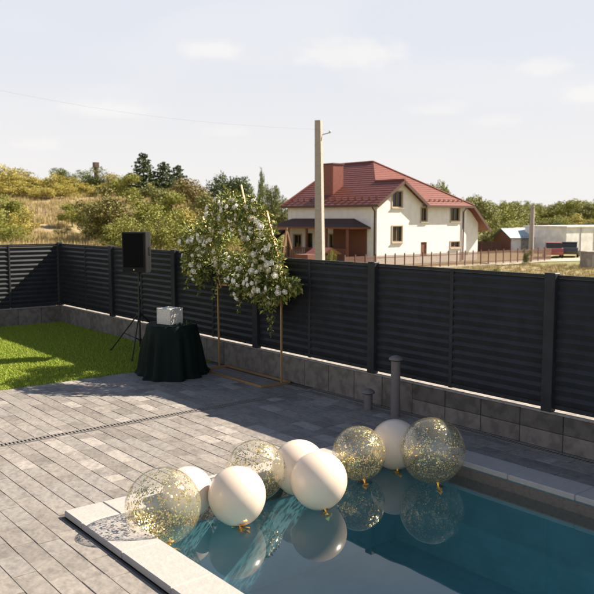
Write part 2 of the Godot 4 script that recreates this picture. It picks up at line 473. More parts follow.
# ---------------------------------------------------------------- paving and drain
const PX0 := 2.38   # pool coping, outer edges
const PX1 := 6.24
const PZ0 := -5.93
const PZ1 := 1.6
const CW := 0.33    # coping width
func build_paving():
	var pave := structure("paving")
	var bed := new_st()
	for b in [[-4.0, 7.05, -11.0, -8.325], [-4.0, PX0, -8.215, 5.0], [PX1, 6.93, -8.215, 5.0], [PX0, PX1, -8.215, PZ0], [PX0, PX1, PZ1, 5.0]]:
		box(bed, Vector3((b[0] + b[1]) / 2, -0.127, (b[2] + b[3]) / 2), Vector3(b[1] - b[0], 0.24, b[3] - b[2]))
	obj("joint_bed", bed, "joint", pave)
	var pr := RandomNumberGenerator.new(); pr.seed = 21
	var W := 0.171
	var lens := [0.171, 0.257, 0.342, 0.428]
	# shared meshes, one of each length
	var meshes := []
	for l in lens:
		var st := new_st(); bevel_box(st, Vector3.ZERO, Vector3(W - 0.003, 0.05, l - 0.005), 0.003)
		meshes.append(st.commit())
	var all := []
	var row := 0
	var x := 2.36 - 0.171 * 36
	while x < 6.93:
		var z := -10.98 + pr.randf_range(0.0, 0.2) - 0.3
		while z < 3.0:
			var k: int = [0, 1, 1, 2, 2, 2, 3][pr.randi() % 7]
			var l: float = lens[k]
			var cx := x + W / 2; var cz := z + l / 2
			z += l
			var in_pool := cx + W * 0.3 > PX0 and cx - W * 0.3 < PX1 and cz + l * 0.5 > PZ0 and cz - l * 0.5 < PZ1
			var in_drain := absf(cz + 8.27) < l * 0.5 + 0.045
			var grass := cz - l * 0.5 < -11.0
			var whole := not (in_pool or in_drain or grass or cx > 6.85)
			var y := -0.025 + pr.randf_range(-0.003, 0.002)
			var tone: int = [0, 0, 1, 1, 2, 3, 3, 4, 5][pr.randi() % 9]
			if whole:
				all.append([cx, cz, k, tone, y, -1.0])
			else:
				# cut pavers along edges: clip in z, drop where nothing is left
				var z0 := cz - l * 0.5; var z1 := cz + l * 0.5
				var x0 := cx - W * 0.5; var x1 := minf(cx + W * 0.5, 6.93)
				var spans := [[maxf(z0, -11.0), z1]]
				if in_drain:
					spans = [[maxf(z0, -11.0), minf(z1, -8.33)], [maxf(z0, -8.21), z1]]
				for s in spans:
					var a: float = s[0]; var b: float = s[1]
					var xa := x0; var xb := x1
					if in_pool:
						if cx > PX0 + W * 0.5 and cx < PX1 - W * 0.5:
							if cz < PZ0 + l * 0.5 and a < PZ0: b = minf(b, PZ0 - 0.004)
							elif b > PZ1: a = maxf(a, PZ1 + 0.004)
							else: continue
						elif cx <= PX0 + W * 0.5: xb = minf(xb, PX0 - 0.004) if b > PZ0 and a < PZ1 else xb
						else: xa = maxf(xa, PX1 + 0.004) if b > PZ0 and a < PZ1 else xa
					if b - a > 0.03 and xb - xa > 0.03:
						all.append([(xa + xb) / 2, (a + b) / 2, k, tone, y, 1.0, xb - xa, b - a])
		x += W
	# nearest in view first
	var scored := []
	for p in all:
		var q := Vector3(p[0], 0, p[1])
		var f := q.dot(fwd); var r := q.dot(rgt)
		var px := 297.0 + FPX * r / maxf(f, 0.1)
		var py := 218.0 + FPX * 2.4 / maxf(f, 0.1)
		var seen := px > -15.0 and px < 600.0 and py < 605.0 and f > 1.0
		scored.append([(f if seen else f + 1000.0), p])
	scored.sort_custom(func(a, b): return a[0] < b[0])
	var rest := {}
	for i in scored.size():
		var p: Array = scored[i][1]
		if i < 300:
			var me
			if p[5] < 0.0: me = meshes[p[2]]
			else:
				var st := new_st(); bevel_box(st, Vector3.ZERO, Vector3(p[6] - 0.003, 0.05, p[7] - 0.005), 0.003); me = st
			var o := obj("paver", me, "paver%d" % p[3], pave)
			o.position = Vector3(p[0], p[4], p[1])
			o.rotation = Vector3(pr.randf_range(-0.004, 0.004), 0, pr.randf_range(-0.006, 0.006))
		else:
			if not rest.has(p[3]): rest[p[3]] = new_st()
			var sx: float = (W if p[5] < 0.0 else p[6]) - 0.003
			var sz: float = (lens[p[2]] if p[5] < 0.0 else p[7]) - 0.005
			bevel_box(rest[p[3]], Vector3(p[0], p[4], p[1]), Vector3(sx, 0.05, sz), 0.003)
	for t in rest:
		obj("farther_pavers", rest[t], "paver%d" % t, pave).set_meta("kind", "stuff")
	# slotted drains: one across the paving, one along the foot of the wall
	for run in [["slotted drain channel crossing the paving", Vector3(-2.0, 0, -8.27), Vector3(6.93, 0, -8.27)], ["slotted drain channel along the foot of the concrete block wall", Vector3(6.985, 0, -8.33), Vector3(6.985, 0, 2.5)]]:
		var a: Vector3 = run[1]; var b: Vector3 = run[2]
		var dch := thing("drain_channel", run[0], "drain", a)
		var L := a.distance_to(b); var t := (b - a) / L; var s := Vector3.UP.cross(t).normalized()
		var st := new_st()
		box(st, t * L / 2 + Vector3(0, -0.16, 0), Vector3(0.106, 0.02, L), Basis(s, Vector3.UP, t))
		for e in [-1.0, 1.0]: box(st, t * L / 2 + s * 0.0500 * e + Vector3(0, -0.078, 0), Vector3(0.006, 0.14, L), Basis(s, Vector3.UP, t))
		obj("trough", st, "bed", dch)
		st = new_st()
		for e in [-1.0, 1.0]: box(st, t * L / 2 + s * 0.0475 * e + Vector3(0, 0.0, 0), Vector3(0.012, 0.012, L), Basis(s, Vector3.UP, t))
		obj("edge_rail", st, "drain", dch)
		st = new_st()
		var q := 0.02
		while q < L:
			box(st, t * q + Vector3(0, 0.0, 0), Vector3(0.082, 0.010, 0.017), Basis(s, Vector3.UP, t))
			q += 0.042
		obj("grate_bars", st, "drain", dch).set_meta("kind", "stuff")

# ---------------------------------------------------------------- pool
func build_pool():
	var pool := structure("swimming_pool")
	var ix0 := PX0 + CW; var ix1 := PX1 - CW; var iz0 := PZ0 + CW - 0.02; var iz1 := PZ1 - CW
	var depth := -1.02
	var st := new_st()
	box(st, Vector3((ix0 + ix1) / 2, depth - 0.1, (iz0 + iz1) / 2), Vector3(ix1 - ix0 + 0.5, 0.2, iz1 - iz0 + 0.5))
	obj("pool_floor", st, "liner", pool)
	for w in [[ix0 - 0.12, (iz0 + iz1) / 2, 0.24, iz1 - iz0 + 0.48], [ix1 + 0.12, (iz0 + iz1) / 2, 0.24, iz1 - iz0 + 0.48]]:
		st = new_st(); box(st, Vector3(w[0], (depth - 0.0) / 2, w[1]), Vector3(w[2], -depth - 0.002, w[3])); obj("pool_wall", st, "liner", pool)
	for w in [[(ix0 + ix1) / 2, iz0 - 0.12], [(ix0 + ix1) / 2, iz1 + 0.12]]:
		st = new_st(); box(st, Vector3(w[0], depth / 2, w[1]), Vector3(ix1 - ix0 - 0.002, -depth - 0.004, 0.24)); obj("pool_wall", st, "liner", pool)
	# stone band at the waterline, a little proud of the liner
	for b in [[ix0 + 0.004, (iz0 + iz1) / 2, 0.012, iz1 - iz0 - 0.03], [ix1 - 0.004, (iz0 + iz1) / 2, 0.012, iz1 - iz0 - 0.03], [(ix0 + ix1) / 2, iz0 + 0.004, ix1 - ix0, 0.012], [(ix0 + ix1) / 2, iz1 - 0.004, ix1 - ix0, 0.012]]:
		st = new_st(); box(st, Vector3(b[0], -0.105, b[1]), Vector3(b[2], 0.20, b[3])); obj("waterline_band", st, "band", pool)
	# coping slabs
	var pr := RandomNumberGenerator.new(); pr.seed = 5
	var slab := func(cx: float, cz: float, sx: float, sz: float):
		var s2 := new_st(); bevel_box(s2, Vector3.ZERO, Vector3(sx - 0.004, 0.055, sz - 0.004), 0.008)
		var o := obj("coping_slab", s2, "coping", pool)
		o.position = Vector3(cx, 0.0235 + pr.randf_range(-0.001, 0.001), cz)
	var n := 5
	var len := (PX1 - PX0 - 2 * CW) / n
	for k in n:
		slab.call(PX0 + CW + len * (k + 0.5), PZ0 + CW / 2, len, CW)
		slab.call(PX0 + CW + len * (k + 0.5), PZ1 - CW / 2, len, CW)
	for cx in [PX0 + CW / 2, PX1 - CW / 2]:
		slab.call(cx, PZ0 + CW / 2, CW, CW); slab.call(cx, PZ1 - CW / 2, CW, CW)
		var m := 10
		var lz := (PZ1 - PZ0 - 2 * CW) / m
		for k in m: slab.call(cx, PZ0 + CW + lz * (k + 0.5), CW, lz)
	st = new_st()
	var wy := -0.1
	quad(st, Vector3(ix0 - 0.05, wy, iz0 - 0.05), Vector3(ix1 + 0.05, wy, iz0 - 0.05), Vector3(ix1 + 0.05, wy, iz1 + 0.05), Vector3(ix0 - 0.05, wy, iz1 + 0.05), Vector3.UP)
	var wat := obj("water", st, "water"); wat.set_meta("kind", "structure")

# ---------------------------------------------------------------- block walls and louvred fences
func louvre_mesh(len: float) -> ArrayMesh:
	# one slat, running along +x from 0 to len, facing +z, 0.1 high; an upper face tilted up and a lower face tilted under
	var st := new_st()
	var pr := [Vector2(0.0, -0.002), Vector2(0.007, -0.001), Vector2(0.029, 0.062), Vector2(0.028, 0.066), Vector2(0.004, 0.1045), Vector2(-0.004, 0.1045)]
	var poly := PackedVector2Array(pr)
	extrude(st, poly, Vector3(len, 0, 0), Vector3(0, 0, 1), Vector3.UP, Vector3(1, 0, 0), len)
	return st.commit()

func fence_run(f: Node3D, spans: Array, basis: Basis, rail_y := 0.4525):
	# spans: [start, end] distances along local +x; slats as parts
	for s in spans:
		var L: float = s[1] - s[0]
		var me := louvre_mesh(L)
		for k in 13:
			var o := obj("slat", me, "fence", f)
			o.transform = Transform3D(basis, basis * Vector3(s[0], 0.478 + k * 0.1, 0.0))
		var st := new_st(); box(st, Vector3(L / 2, 0, 0.006), Vector3(L, 0.035, 0.04))
		var t := obj("top_rail", st, "fence", f); t.transform = Transform3D(basis, basis * Vector3(s[0], 1.803, 0))
		st = new_st(); box(st, Vector3(L / 2, 0, 0.006), Vector3(L, 0.046 if rail_y > 0.45 else 0.072, 0.04))
		var b := obj("bottom_rail", st, "fence", f); b.transform = Transform3D(basis, basis * Vector3(s[0], rail_y, 0))

func build_walls_and_fences():
	var pr := RandomNumberGenerator.new(); pr.seed = 31
	# long wall, inner face at x = 7.05, from z = 3 to the corner
	var wall := thing("block_wall", "low concrete block wall under the long dark fence beside the pool", "wall", Vector3(7.05, 0, 0))
	var st := new_st()
	box(st, Vector3(0.12, 0.05, (3.0 + FZ - 0.26) / 2), Vector3(0.20, 0.67, 3.0 - FZ + 0.26))
	obj("core", st, "joint", wall)
	var z := FZ + 0.02
	var low := []; var up := []
	var make := func(h: float, l: float):
		var s2 := new_st(); bevel_box(s2, Vector3.ZERO, Vector3(0.10, h - 0.004, l - 0.008), 0.006); return s2.commit()
	var m_low: ArrayMesh = make.call(0.185, 0.52); var m_up: ArrayMesh = make.call(0.195, 0.52); var m_full: ArrayMesh = make.call(0.379, 0.52)
	while z < 2.9:
		var two_course: bool = z > -6.7  # nearer stretch is laid in two courses, the upper blocks darker
		if not two_course:
			var o1 := obj("block", m_full, ["block0", "block1", "block1"][pr.randi() % 3], wall)
			o1.position = Vector3(0.05 + pr.randf_range(-0.002, 0.002), 0.189, z + 0.26)
		for c in (2 if two_course else 0):
			var o := obj("block", m_low if c == 0 else m_up, ("block2" if c == 1 else ["block0", "block1"][pr.randi() % 2]), wall)
			o.position = Vector3(0.05 + pr.randf_range(-0.002, 0.002), 0.055 + (0.0 if c == 0 else 0.19) - 0.055 + 0.0925 - 0.0, z + 0.26)
		z += 0.52
	z = FZ - 0.2
	st = new_st(); bevel_box(st, Vector3(0.12, 0.389, (3.0 + FZ - 0.22) / 2), Vector3(0.262, 0.024, 3.0 - FZ + 0.22), 0.006)
	obj("wall_cap", st, "cap", wall)
	# short wall
	var wall2 := thing("block_wall", "low concrete block wall at the far edge of the lawn", "wall", Vector3(7.0, 0, FZ))
	st = new_st(); box(st, Vector3(-5.5, 0.05, -0.12), Vector3(11.0, 0.67, 0.20)); obj("core", st, "joint", wall2)
	var x := 0.12
	var n_low := new_st(); bevel_box(n_low, Vector3.ZERO, Vector3(0.512, 0.375, 0.10), 0.006)
	var ml := n_low.commit()
	while x > -10.5:
		var o := obj("block", ml, ["block0", "block1", "block1"][pr.randi() % 3], wall2)
		o.position = Vector3(x - 0.26, 0.187, -0.05 + pr.randf_range(-0.002, 0.002))
		x -= 0.52
	st = new_st(); bevel_box(st, Vector3(-5.48, 0.3865, -0.12), Vector3(10.9, 0.022, 0.262), 0.006)
	obj("wall_cap", st, "cap", wall2)
	# long fence: local x runs towards -z, faces -x
	var posts := [2.83, 0.33, -2.2, -4.57, -7.17, -9.72, -12.2, -14.72]
	var f := thing("louvre_fence", "long anthracite metal louvre fence behind the pool and flower frame", "fence", Vector3(FX, 0, 0))
	var bs := Basis(Vector3(0, 0, -1), Vector3.UP, Vector3(-1, 0, 0))
	var spans := []
	var edges := posts.duplicate(); edges.append(-17.3)
	for k in edges.size() - 1:
		var a: float = -edges[k]; var b: float = -edges[k + 1]
		var mid := (a + b) / 2 + 0.02
		spans.append([a + 0.062, mid - 0.017]); spans.append([mid + 0.017, b - 0.062 if k < edges.size() - 2 else 17.43])
		st = new_st(); bevel_box(st, Vector3.ZERO, Vector3(0.034, 1.40, 0.05), 0.004)
		var mu2 := obj("mullion", st, "fence", f); mu2.position = Vector3(-0.012, 1.12, -mid)
	fence_run(f, spans, bs)
	st = new_st(); bevel_box(st, Vector3.ZERO, Vector3(0.09, 1.44, 0.125), 0.006); var pm := st.commit()
	for p in posts:
		var o := obj("post", pm, "fence", f); o.position = Vector3(-0.035, 1.121, p)
	# short fence: local x runs towards -x, faces +z
	var g := thing("louvre_fence", "short anthracite metal louvre fence at the far edge of the lawn", "fence", Vector3(0, 0, FZ - 0.05))
	var bg := Basis(Vector3(1, 0, 0), Vector3.UP, Vector3(0, 0, 1))
	fence_run(g, [[5.945, 7.02], [4.74, 5.905], [3.44, 4.62], [2.24, 3.40], [0.94, 2.12]], bg, 0.4395)
	for p in [5.925, 3.42]:
		st = new_st(); bevel_box(st, Vector3.ZERO, Vector3(0.036, 1.40, 0.05), 0.004)
		var o := obj("mullion", st, "fence", g); o.position = Vector3(p, 1.12, 0.012)
	for p in [7.08, 4.68, 2.18]:
		st = new_st(); bevel_box(st, Vector3.ZERO, Vector3(0.11, 1.45, 0.09), 0.006)
		var o := obj("post", st, "fence", g); o.position = Vector3(p, 1.126, 0.03)

# ---------------------------------------------------------------- lawn
func build_lawn():
	var st := new_st()
	box(st, Vector3(1.5, -0.13, (-11.02 + FZ) / 2 - 0.0), Vector3(11.1, 0.24, -FZ - 11.02 - 0.02))
	var l := obj("lawn", st, "soil"); l.set_meta("kind", "structure")
	var gr := RandomNumberGenerator.new(); gr.seed = 77
	var tuft := new_st()
	for k in 11:
		var b := Vector3(gr.randf_range(-0.04, 0.04), -0.012, gr.randf_range(-0.04, 0.04))
		var an := gr.randf() * TAU
		var side := Vector3(cos(an), 0, sin(an)) * 0.0028
		var lean := Vector3(gr.randf_range(-1, 1), 0, gr.randf_range(-1, 1)) * 0.022
		var hh := gr.randf_range(0.025, 0.05)
		var c := Color(0.15, 0.26, 0.018).lerp(Color(0.30, 0.36, 0.035), gr.randf())
		if gr.randf() < 0.1: c = Color(0.32, 0.28, 0.10)
		tuft.set_color(c)
		var m1 := b + lean * 0.4 + Vector3(0, hh * 0.6, 0)
		tri3(tuft, b - side, b + side, m1 + side * 0.7, Vector3(0.2, 0.5, 1)); tri3(tuft, b - side, m1 + side * 0.7, m1 - side * 0.7, Vector3(0.2, 0.5, 1))
		tri3(tuft, m1 - side * 0.7, m1 + side * 0.7, b + lean + Vector3(0, hh, 0), Vector3(0.2, 0.5, 1))
	var tm := tuft.commit()
	var xs := []
	for k in 26000:
		var x := gr.randf_range(2.2, 7.03); var z := gr.randf_range(FZ + 0.02, -11.0)
		xs.append(Transform3D(Basis(Vector3.UP, gr.randf() * TAU).scaled(Vector3(1.3, 1, 1.3) * gr.randf_range(0.7, 1.25)), Vector3(x, 0, z)))
	for k in 7000:
		xs.append(Transform3D(Basis(Vector3.UP, gr.randf() * TAU).scaled(Vector3(1.6, 1, 1.6)), Vector3(gr.randf_range(-4.0, 2.2), 0, gr.randf_range(FZ, -11.0))))
	var mm := MultiMesh.new(); mm.transform_format = MultiMesh.TRANSFORM_3D; mm.use_colors = true; mm.mesh = tm; mm.instance_count = xs.size()
	for k in xs.size():
		mm.set_instance_transform(k, xs[k])
		mm.set_instance_color(k, Color(0.9, 0.95, 0.9).lerp(Color(1.15, 1.0, 1.0), gr.randf()))   # each tuft its own green
	var mi := MultiMeshInstance3D.new(); mi.multimesh = mm; mi.material_override = M.grass; mi.name = "lawn_grass"
	tag(mi, "short mown green grass in the corner of the fence", "grass"); mi.set_meta("kind", "stuff")
	add_child(mi)

# ---------------------------------------------------------------- house
const HX := 43.9
const HZ := -44.2
const HB := -1.35
func roof_plane(called: String, pts: Array, house: Node3D, m := "roof_red"):
	# stepped tile courses over a planar polygon
	var n: Vector3 = (pts[1] - pts[0]).cross(pts[2] - pts[0]).normalized()
	if n.y < 0.0: n = -n
	var u := Vector3.UP.cross(n).normalized(); var v := n.cross(u).normalized()
	if v.y < 0.0: v = -v
	var o: Vector3 = pts[0]
	var poly := PackedVector2Array()
	var lo := Vector2(1e9, 1e9); var hi := Vector2(-1e9, -1e9)
	for p in pts:
		var q := Vector2((p - o).dot(u), (p - o).dot(v)); poly.append(q)
		lo = lo.min(q); hi = hi.max(q)
	var st := new_st()
	var step := 0.35
	var y := lo.y
	while y < hi.y:
		var bandp := PackedVector2Array([Vector2(lo.x - 1, y), Vector2(hi.x + 1, y), Vector2(hi.x + 1, y + step), Vector2(lo.x - 1, y + step)])
		for piece in Geometry2D.intersect_polygons(poly, bandp):
			var idx := Geometry2D.triangulate_polygon(piece)
			var P := func(q: Vector2): return o + u * q.x + v * q.y + n * (0.022 * (1.0 - (q.y - y) / step) + 0.02)
			for k in range(0, idx.size(), 3):
				tri3(st, P.call(piece[idx[k]]), P.call(piece[idx[k + 1]]), P.call(piece[idx[k + 2]]), n)
			var x0 := 1e9; var x1 := -1e9
			for q in piece:
				if absf(q.y - y) < 0.01:
					x0 = minf(x0, q.x); x1 = maxf(x1, q.x)
			if x1 > x0:
				var a: Vector3 = o + u * x0 + v * y; var b: Vector3 = o + u * x1 + v * y
				quad(st, a + n * 0.018, b + n * 0.018, b + n * 0.042, a + n * 0.042, -v)
		y += step
	# underside
	var idx2 := Geometry2D.triangulate_polygon(poly)
	for k in range(0, idx2.size(), 3):
		tri3(st, o + u * poly[idx2[k]].x + v * poly[idx2[k]].y, o + u * poly[idx2[k + 1]].x + v * poly[idx2[k + 1]].y, o + u * poly[idx2[k + 2]].x + v * poly[idx2[k + 2]].y, -n)
	return obj(called, st, m, house)

func wall_with_holes(called: String, outline: PackedVector2Array, holes: Array, o: Vector3, u: Vector3, n: Vector3, thick: float, m: String, house: Node3D):
	var xs := []
	for p in outline: xs.append(p.x)
	for h in holes:
		xs.append(h.position.x); xs.append(h.end.x)
	xs.sort()
	var st := new_st()
	for k in xs.size() - 1:
		var a: float = xs[k]; var b: float = xs[k + 1]
		if b - a < 0.001: continue
		var cuts := []
		for h in holes:
			if h.position.x < (a + b) / 2 and h.end.x > (a + b) / 2: cuts.append([h.position.y, h.end.y])
		cuts.sort_custom(func(p, q): return p[0] < q[0])
		var y := -50.0
		cuts.append([50.0, 51.0])
		for c in cuts:
			var r := PackedVector2Array([Vector2(a, y), Vector2(b, y), Vector2(b, c[0]), Vector2(a, c[0])])
			for piece in Geometry2D.intersect_polygons(outline, r):
				extrude(st, piece, o, u, Vector3.UP, n, thick)
			y = c[1]
	return obj(called, st, m, house)

func window(house: Node3D, r: Rect2, o: Vector3, u: Vector3, n: Vector3, cols := 2):
	var st := new_st()
	var c := o + u * r.get_center().x + Vector3.UP * r.get_center().y
	var bs := Basis(u, Vector3.UP, u.cross(Vector3.UP))
	for s in [-1.0, 1.0]:
		box(st, c + u * s * (r.size.x / 2 + 0.03) + n * 0.02, Vector3(0.09, r.size.y + 0.15, 0.06), bs)
		box(st, c + Vector3.UP * s * (r.size.y / 2 + 0.03) + n * 0.02, Vector3(r.size.x - 0.032, 0.09, 0.056), bs)
	var w := obj("window", st, "window_trim", house)
	st = new_st()
	for s in [-1.0, 1.0]:
		box(st, c + u * s * (r.size.x / 2 - 0.04) - n * 0.12, Vector3(0.08, r.size.y, 0.07), bs)
		box(st, c + Vector3.UP * s * (r.size.y / 2 - 0.04) - n * 0.12, Vector3(r.size.x - 0.16, 0.08, 0.068), bs)
	for k in cols - 1:
		box(st, c + u * (r.size.x * ((k + 1.0) / cols - 0.5)) - n * 0.12, Vector3(0.1, r.size.y - 0.16, 0.066), bs)
	obj("frame", st, "window_frame", w)
	for k in cols:
		st = new_st()
		box(st, c + u * (r.size.x * ((k + 0.5) / cols - 0.5)) - n * 0.14, Vector3(r.size.x / cols - 0.1, r.size.y - 0.16, 0.02), bs)
		obj("pane", st, "glass_dark", w)
	st = new_st(); box(st, c - Vector3.UP * (r.size.y / 2 + 0.105) + n * 0.06, Vector3(r.size.x + 0.2, 0.05, 0.16), bs)
	obj("sill", st, "window_trim", w)

func build_house():
	var h := thing("house", "two-storey white rendered house with a red metal tile roof behind the dark fence", "house", Vector3(HX, HB, HZ))
	var E := 3.65 - HB      # eave height above the house's base
	var A := 5.36 - HB
	var S := 0.66
	var ux := Vector3(1, 0, 0); var nz := Vector3(0, 0, 1)
	# bright front: gable and wing, facing +z
	var B := -HB
	var holes := [Rect2(1.68, 3.29 + B, 1.15, 1.26), Rect2(1.72, 0.5 + B, 1.16, 1.26), Rect2(5.08, 2.15 + B, 0.76, 1.1), Rect2(8.84, 2.17 + B, 1.2, 1.12), Rect2(5.14, -0.75 + B, 0.76, 1.16), Rect2(8.9, -0.12 + B, 1.24, 0.5)]
	wall_with_holes("front_wall", PackedVector2Array([Vector2(0, 0), Vector2(11.0, 0), Vector2(11.0, E), Vector2(5.2, E), Vector2(2.6, A - 0.02), Vector2(0, E)]), holes, Vector3.ZERO, ux, nz, 0.35, "render_white", h)
	for k in holes.size():
		if k != 4: window(h, holes[k], Vector3.ZERO, ux, nz, 2)
	var st := new_st(); box(st, Vector3(5.52, B - 0.17, -0.12), Vector3(0.76, 1.16, 0.06)); var dr := obj("door", st, "wood_brown", h)
	st = new_st(); box(st, Vector3(5.75, B - 0.25, -0.07), Vector3(0.03, 0.1, 0.03)); obj("handle", st, "badge", dr)
	# lean-to bay at the right end
	wall_with_holes("bay_wall", PackedVector2Array([Vector2(11.0, 0), Vector2(13.0, 0), Vector2(13.0, E - 1.4), Vector2(11.0, E - 0.1)]), [], Vector3(0, 0, -0.3), ux, nz, 0.3, "render_white", h)
	st = new_st(); box(st, Vector3(12.85, (E - 1.5) / 2, -6.0), Vector3(0.3, E - 1.5, 11.0)); obj("side_wall", st, "render_white", h)
	# shaded side facing -x, with porch openings; local u runs towards -z
	var uz := Vector3(0, 0, -1); var nx := Vector3(-1, 0, 0)
	var lh := [Rect2(7.9, 0.35, 1.0, 2.1), Rect2(4.4, 1.1, 1.3, 1.3), Rect2(9.4, 1.0, 1.1, 1.3)]
	wall_with_holes("side_wall", PackedVector2Array([Vector2(0.35, 0), Vector2(11.3, 0), Vector2(11.3, E), Vector2(0.35, E)]), lh, Vector3.ZERO, uz, nx, 0.35, "render_white", h)
	window(h, lh[1], Vector3.ZERO, uz, nx, 2); window(h, lh[2], Vector3.ZERO, uz, nx, 2)
	st = new_st(); box(st, Vector3(0.12, 1.4, -8.4), Vector3(0.06, 2.1, 1.0)); obj("door", st, "glass_dark", h)
	st = new_st(); box(st, Vector3(6.5, E / 2, -11.15), Vector3(12.6, E, 0.3)); obj("rear_wall", st, "render_white", h)
	# roof
	var er := E - 0.22; var ov := 0.4
	var zf := 0.5; var zb := -11.75
	var rs := 5.5; var rh := er + S * (rs + ov)
	var peak := Vector3(rs, rh, -6.1); var rend := Vector3(rs, rh, -10.6)
	var ga := er + S * (2.6 + ov)                       # gable ridge height
	var hip_s := (rh - er) / (6.1 + zf)                 # rise of the front hip per metre
	var gz := zf - (ga - er) / hip_s                    # where the gable ridge meets the hip
	var xr := 11.0 + ov
	roof_plane("roof_slope", [Vector3(-ov, er, zb), Vector3(-ov, er, zf), Vector3(2.6, ga, zf), Vector3(2.6, ga, gz), peak, rend], h)
	roof_plane("roof_slope", [Vector3(2.6, ga, zf), Vector3(2.6, ga, gz), Vector3(5.2 + ov, er, zf - 0.02), Vector3(5.2 + ov, er, zf)], h)
	roof_plane("roof_slope", [Vector3(2.6, ga, gz), peak, Vector3(xr, er, zf), Vector3(5.2 + ov, er, zf)], h)
	var dx := 2.4
	roof_plane("roof_slope", [Vector3(xr, er, zf), peak, rend, Vector3(xr, er, zb), Vector3(xr + dx, er - S * dx * 1.35, zb), Vector3(xr + dx, er - S * dx * 1.35, zf)].slice(0, 4), h)
	roof_plane("roof_slope", [Vector3(xr, er, zf), Vector3(xr, er, zb), Vector3(xr + dx, er - dx * 0.9, zb), Vector3(xr + dx, er - dx * 0.9, zf)], h)
	roof_plane("roof_slope", [rend, Vector3(-ov, er, zb), Vector3(xr, er, zb)], h)
	# fascias, barge boards, gutters
	st = new_st(); bar(st, Vector3(-ov - 0.03, er - 0.05, zf), Vector3(-ov - 0.03, er - 0.05, zb), 0.14, 0.2); obj("gutter", st, "trim_brown", h)
	st = new_st(); bar(st, Vector3(5.2, er - 0.06, zf + 0.03), Vector3(xr, er - 0.06, zf + 0.03), 0.14, 0.2); obj("gutter", st, "trim_brown", h)
	for s in [[Vector3(-ov - 0.02, er - 0.1, zf + 0.02), Vector3(2.6, ga - 0.1, zf + 0.02)], [Vector3(2.6, ga - 0.1, zf + 0.02), Vector3(5.2 + ov, er - 0.1, zf + 0.02)], [Vector3(xr, er - 0.08, zf + 0.02), Vector3(xr + dx, er - dx * 0.9 - 0.08, zf + 0.02)]]:
		st = new_st(); bar(st, s[0], s[1], 0.05, 0.24); obj("barge_board", st, "trim_brown", h)
	for s in [[peak, Vector3(xr, er, zf)], [peak, rend], [Vector3(2.6, ga, zf), Vector3(2.6, ga, gz)], [rend, Vector3(-ov, er, zb)]]:
		st = new_st(); rod(st, s[0] + Vector3(0, 0.06, 0), s[1] + Vector3(0, 0.06, 0), 0.1, 6); obj("ridge_cap", st, "chimney_red", h)
	# soffits
	st = new_st(); box(st, Vector3(-0.2, er - 0.02, -5.5), Vector3(0.36, 0.03, 11.6)); obj("soffit", st, "trim_brown", h)
	st = new_st(); box(st, Vector3(8.1, er - 0.02, 0.25), Vector3(5.7, 0.03, 0.44)); obj("soffit", st, "trim_brown", h)
	# snow guards
	for k in 14:
		st = new_st(); var zz := -0.3 - k * 0.82
		box(st, Vector3(0.25, er + S * 0.65 + 0.16, zz), Vector3(0.06, 0.18, 0.28)); obj("snow_guard", st, "roof_red", h)
	for k in 8:
		st = new_st(); box(st, Vector3(6.2 + k * 0.6, er + hip_s * 0.5 + 0.16, 0.0), Vector3(0.24, 0.18, 0.06)); obj("snow_guard", st, "roof_red", h)
	# chimney clad in the roof's red sheet
	var cb := er + S * (0.95 + ov)
	st = new_st(); box(st, Vector3(1.6, (cb - 0.5 + 8.35) / 2, -7.15), Vector3(1.2, 8.35 - cb + 0.5, 1.55)); var ch := obj("chimney", st, "chimney_red", h)
	st = new_st(); box(st, Vector3(1.6, 8.39, -7.15), Vector3(1.34, 0.1, 1.69)); obj("chimney_cap", st, "trim_brown", ch)
	# down pipes
	for p in [[Vector3(10.5, er - 0.1, 0.42), Vector3(10.5, er - 0.5, 0.08), Vector3(10.5, 0.1, 0.08)], [Vector3(-0.4, er - 0.1, -0.2), Vector3(-0.08, er - 0.5, -0.2), Vector3(-0.08, 0.1, -0.2)]]:
		st = new_st(); tube(st, p, [0.06, 0.06, 0.06], 8); obj("down_pipe", st, "trim_brown", h)
	# porch along the shaded side
	var px0 := -2.3
	var porch := Node3D.new(); porch.name = "porch"; h.add_child(porch)
	var t0 := -1.0; var t1 := -11.4; var py := 3.72; var pe := 3.02
	st = new_st()
	quad(st, Vector3(px0, pe, t0 + 0.3), Vector3(px0, pe, t1), Vector3(-0.02, py, t1 + 0.8), Vector3(-0.02, py, t0 - 1.6), Vector3(-1, 1, 0))
	tri3(st, Vector3(px0, pe, t0 + 0.3), Vector3(-0.02, pe, t0 + 0.3), Vector3(-0.02, py, t0 - 1.6), Vector3(0, 1, 1))
	quad(st, Vector3(px0, pe - 0.12, t0 + 0.3), Vector3(px0, pe - 0.12, t1), Vector3(-0.02, pe - 0.12, t1), Vector3(-0.02, pe - 0.12, t0 + 0.3), Vector3.DOWN)
	obj("porch_roof", st, "dark_roof", porch)
	st = new_st(); box(st, Vector3(px0 + 0.02, pe - 0.06, (t0 + 0.3 + t1) / 2), Vector3(0.08, 0.14, t0 + 0.3 - t1)); box(st, Vector3(px0 / 2, pe - 0.06, t0 + 0.3), Vector3(-px0 - 0.06, 0.14, 0.08)); obj("porch_beam", st, "wood_brown", porch)
	for k in 5:
		st = new_st(); box(st, Vector3(px0 + 0.15, (pe - 0.12) / 2, t0 - 0.1 - k * 2.5), Vector3(0.16, pe - 0.14, 0.16)); obj("porch_post", st, "wood_brown", porch)
	st = new_st(); box(st, Vector3(px0 / 2, 0.15, (t0 + t1) / 2), Vector3(-px0 - 0.04, 0.3, t0 - t1)); obj("porch_floor", st, "concrete", porch)
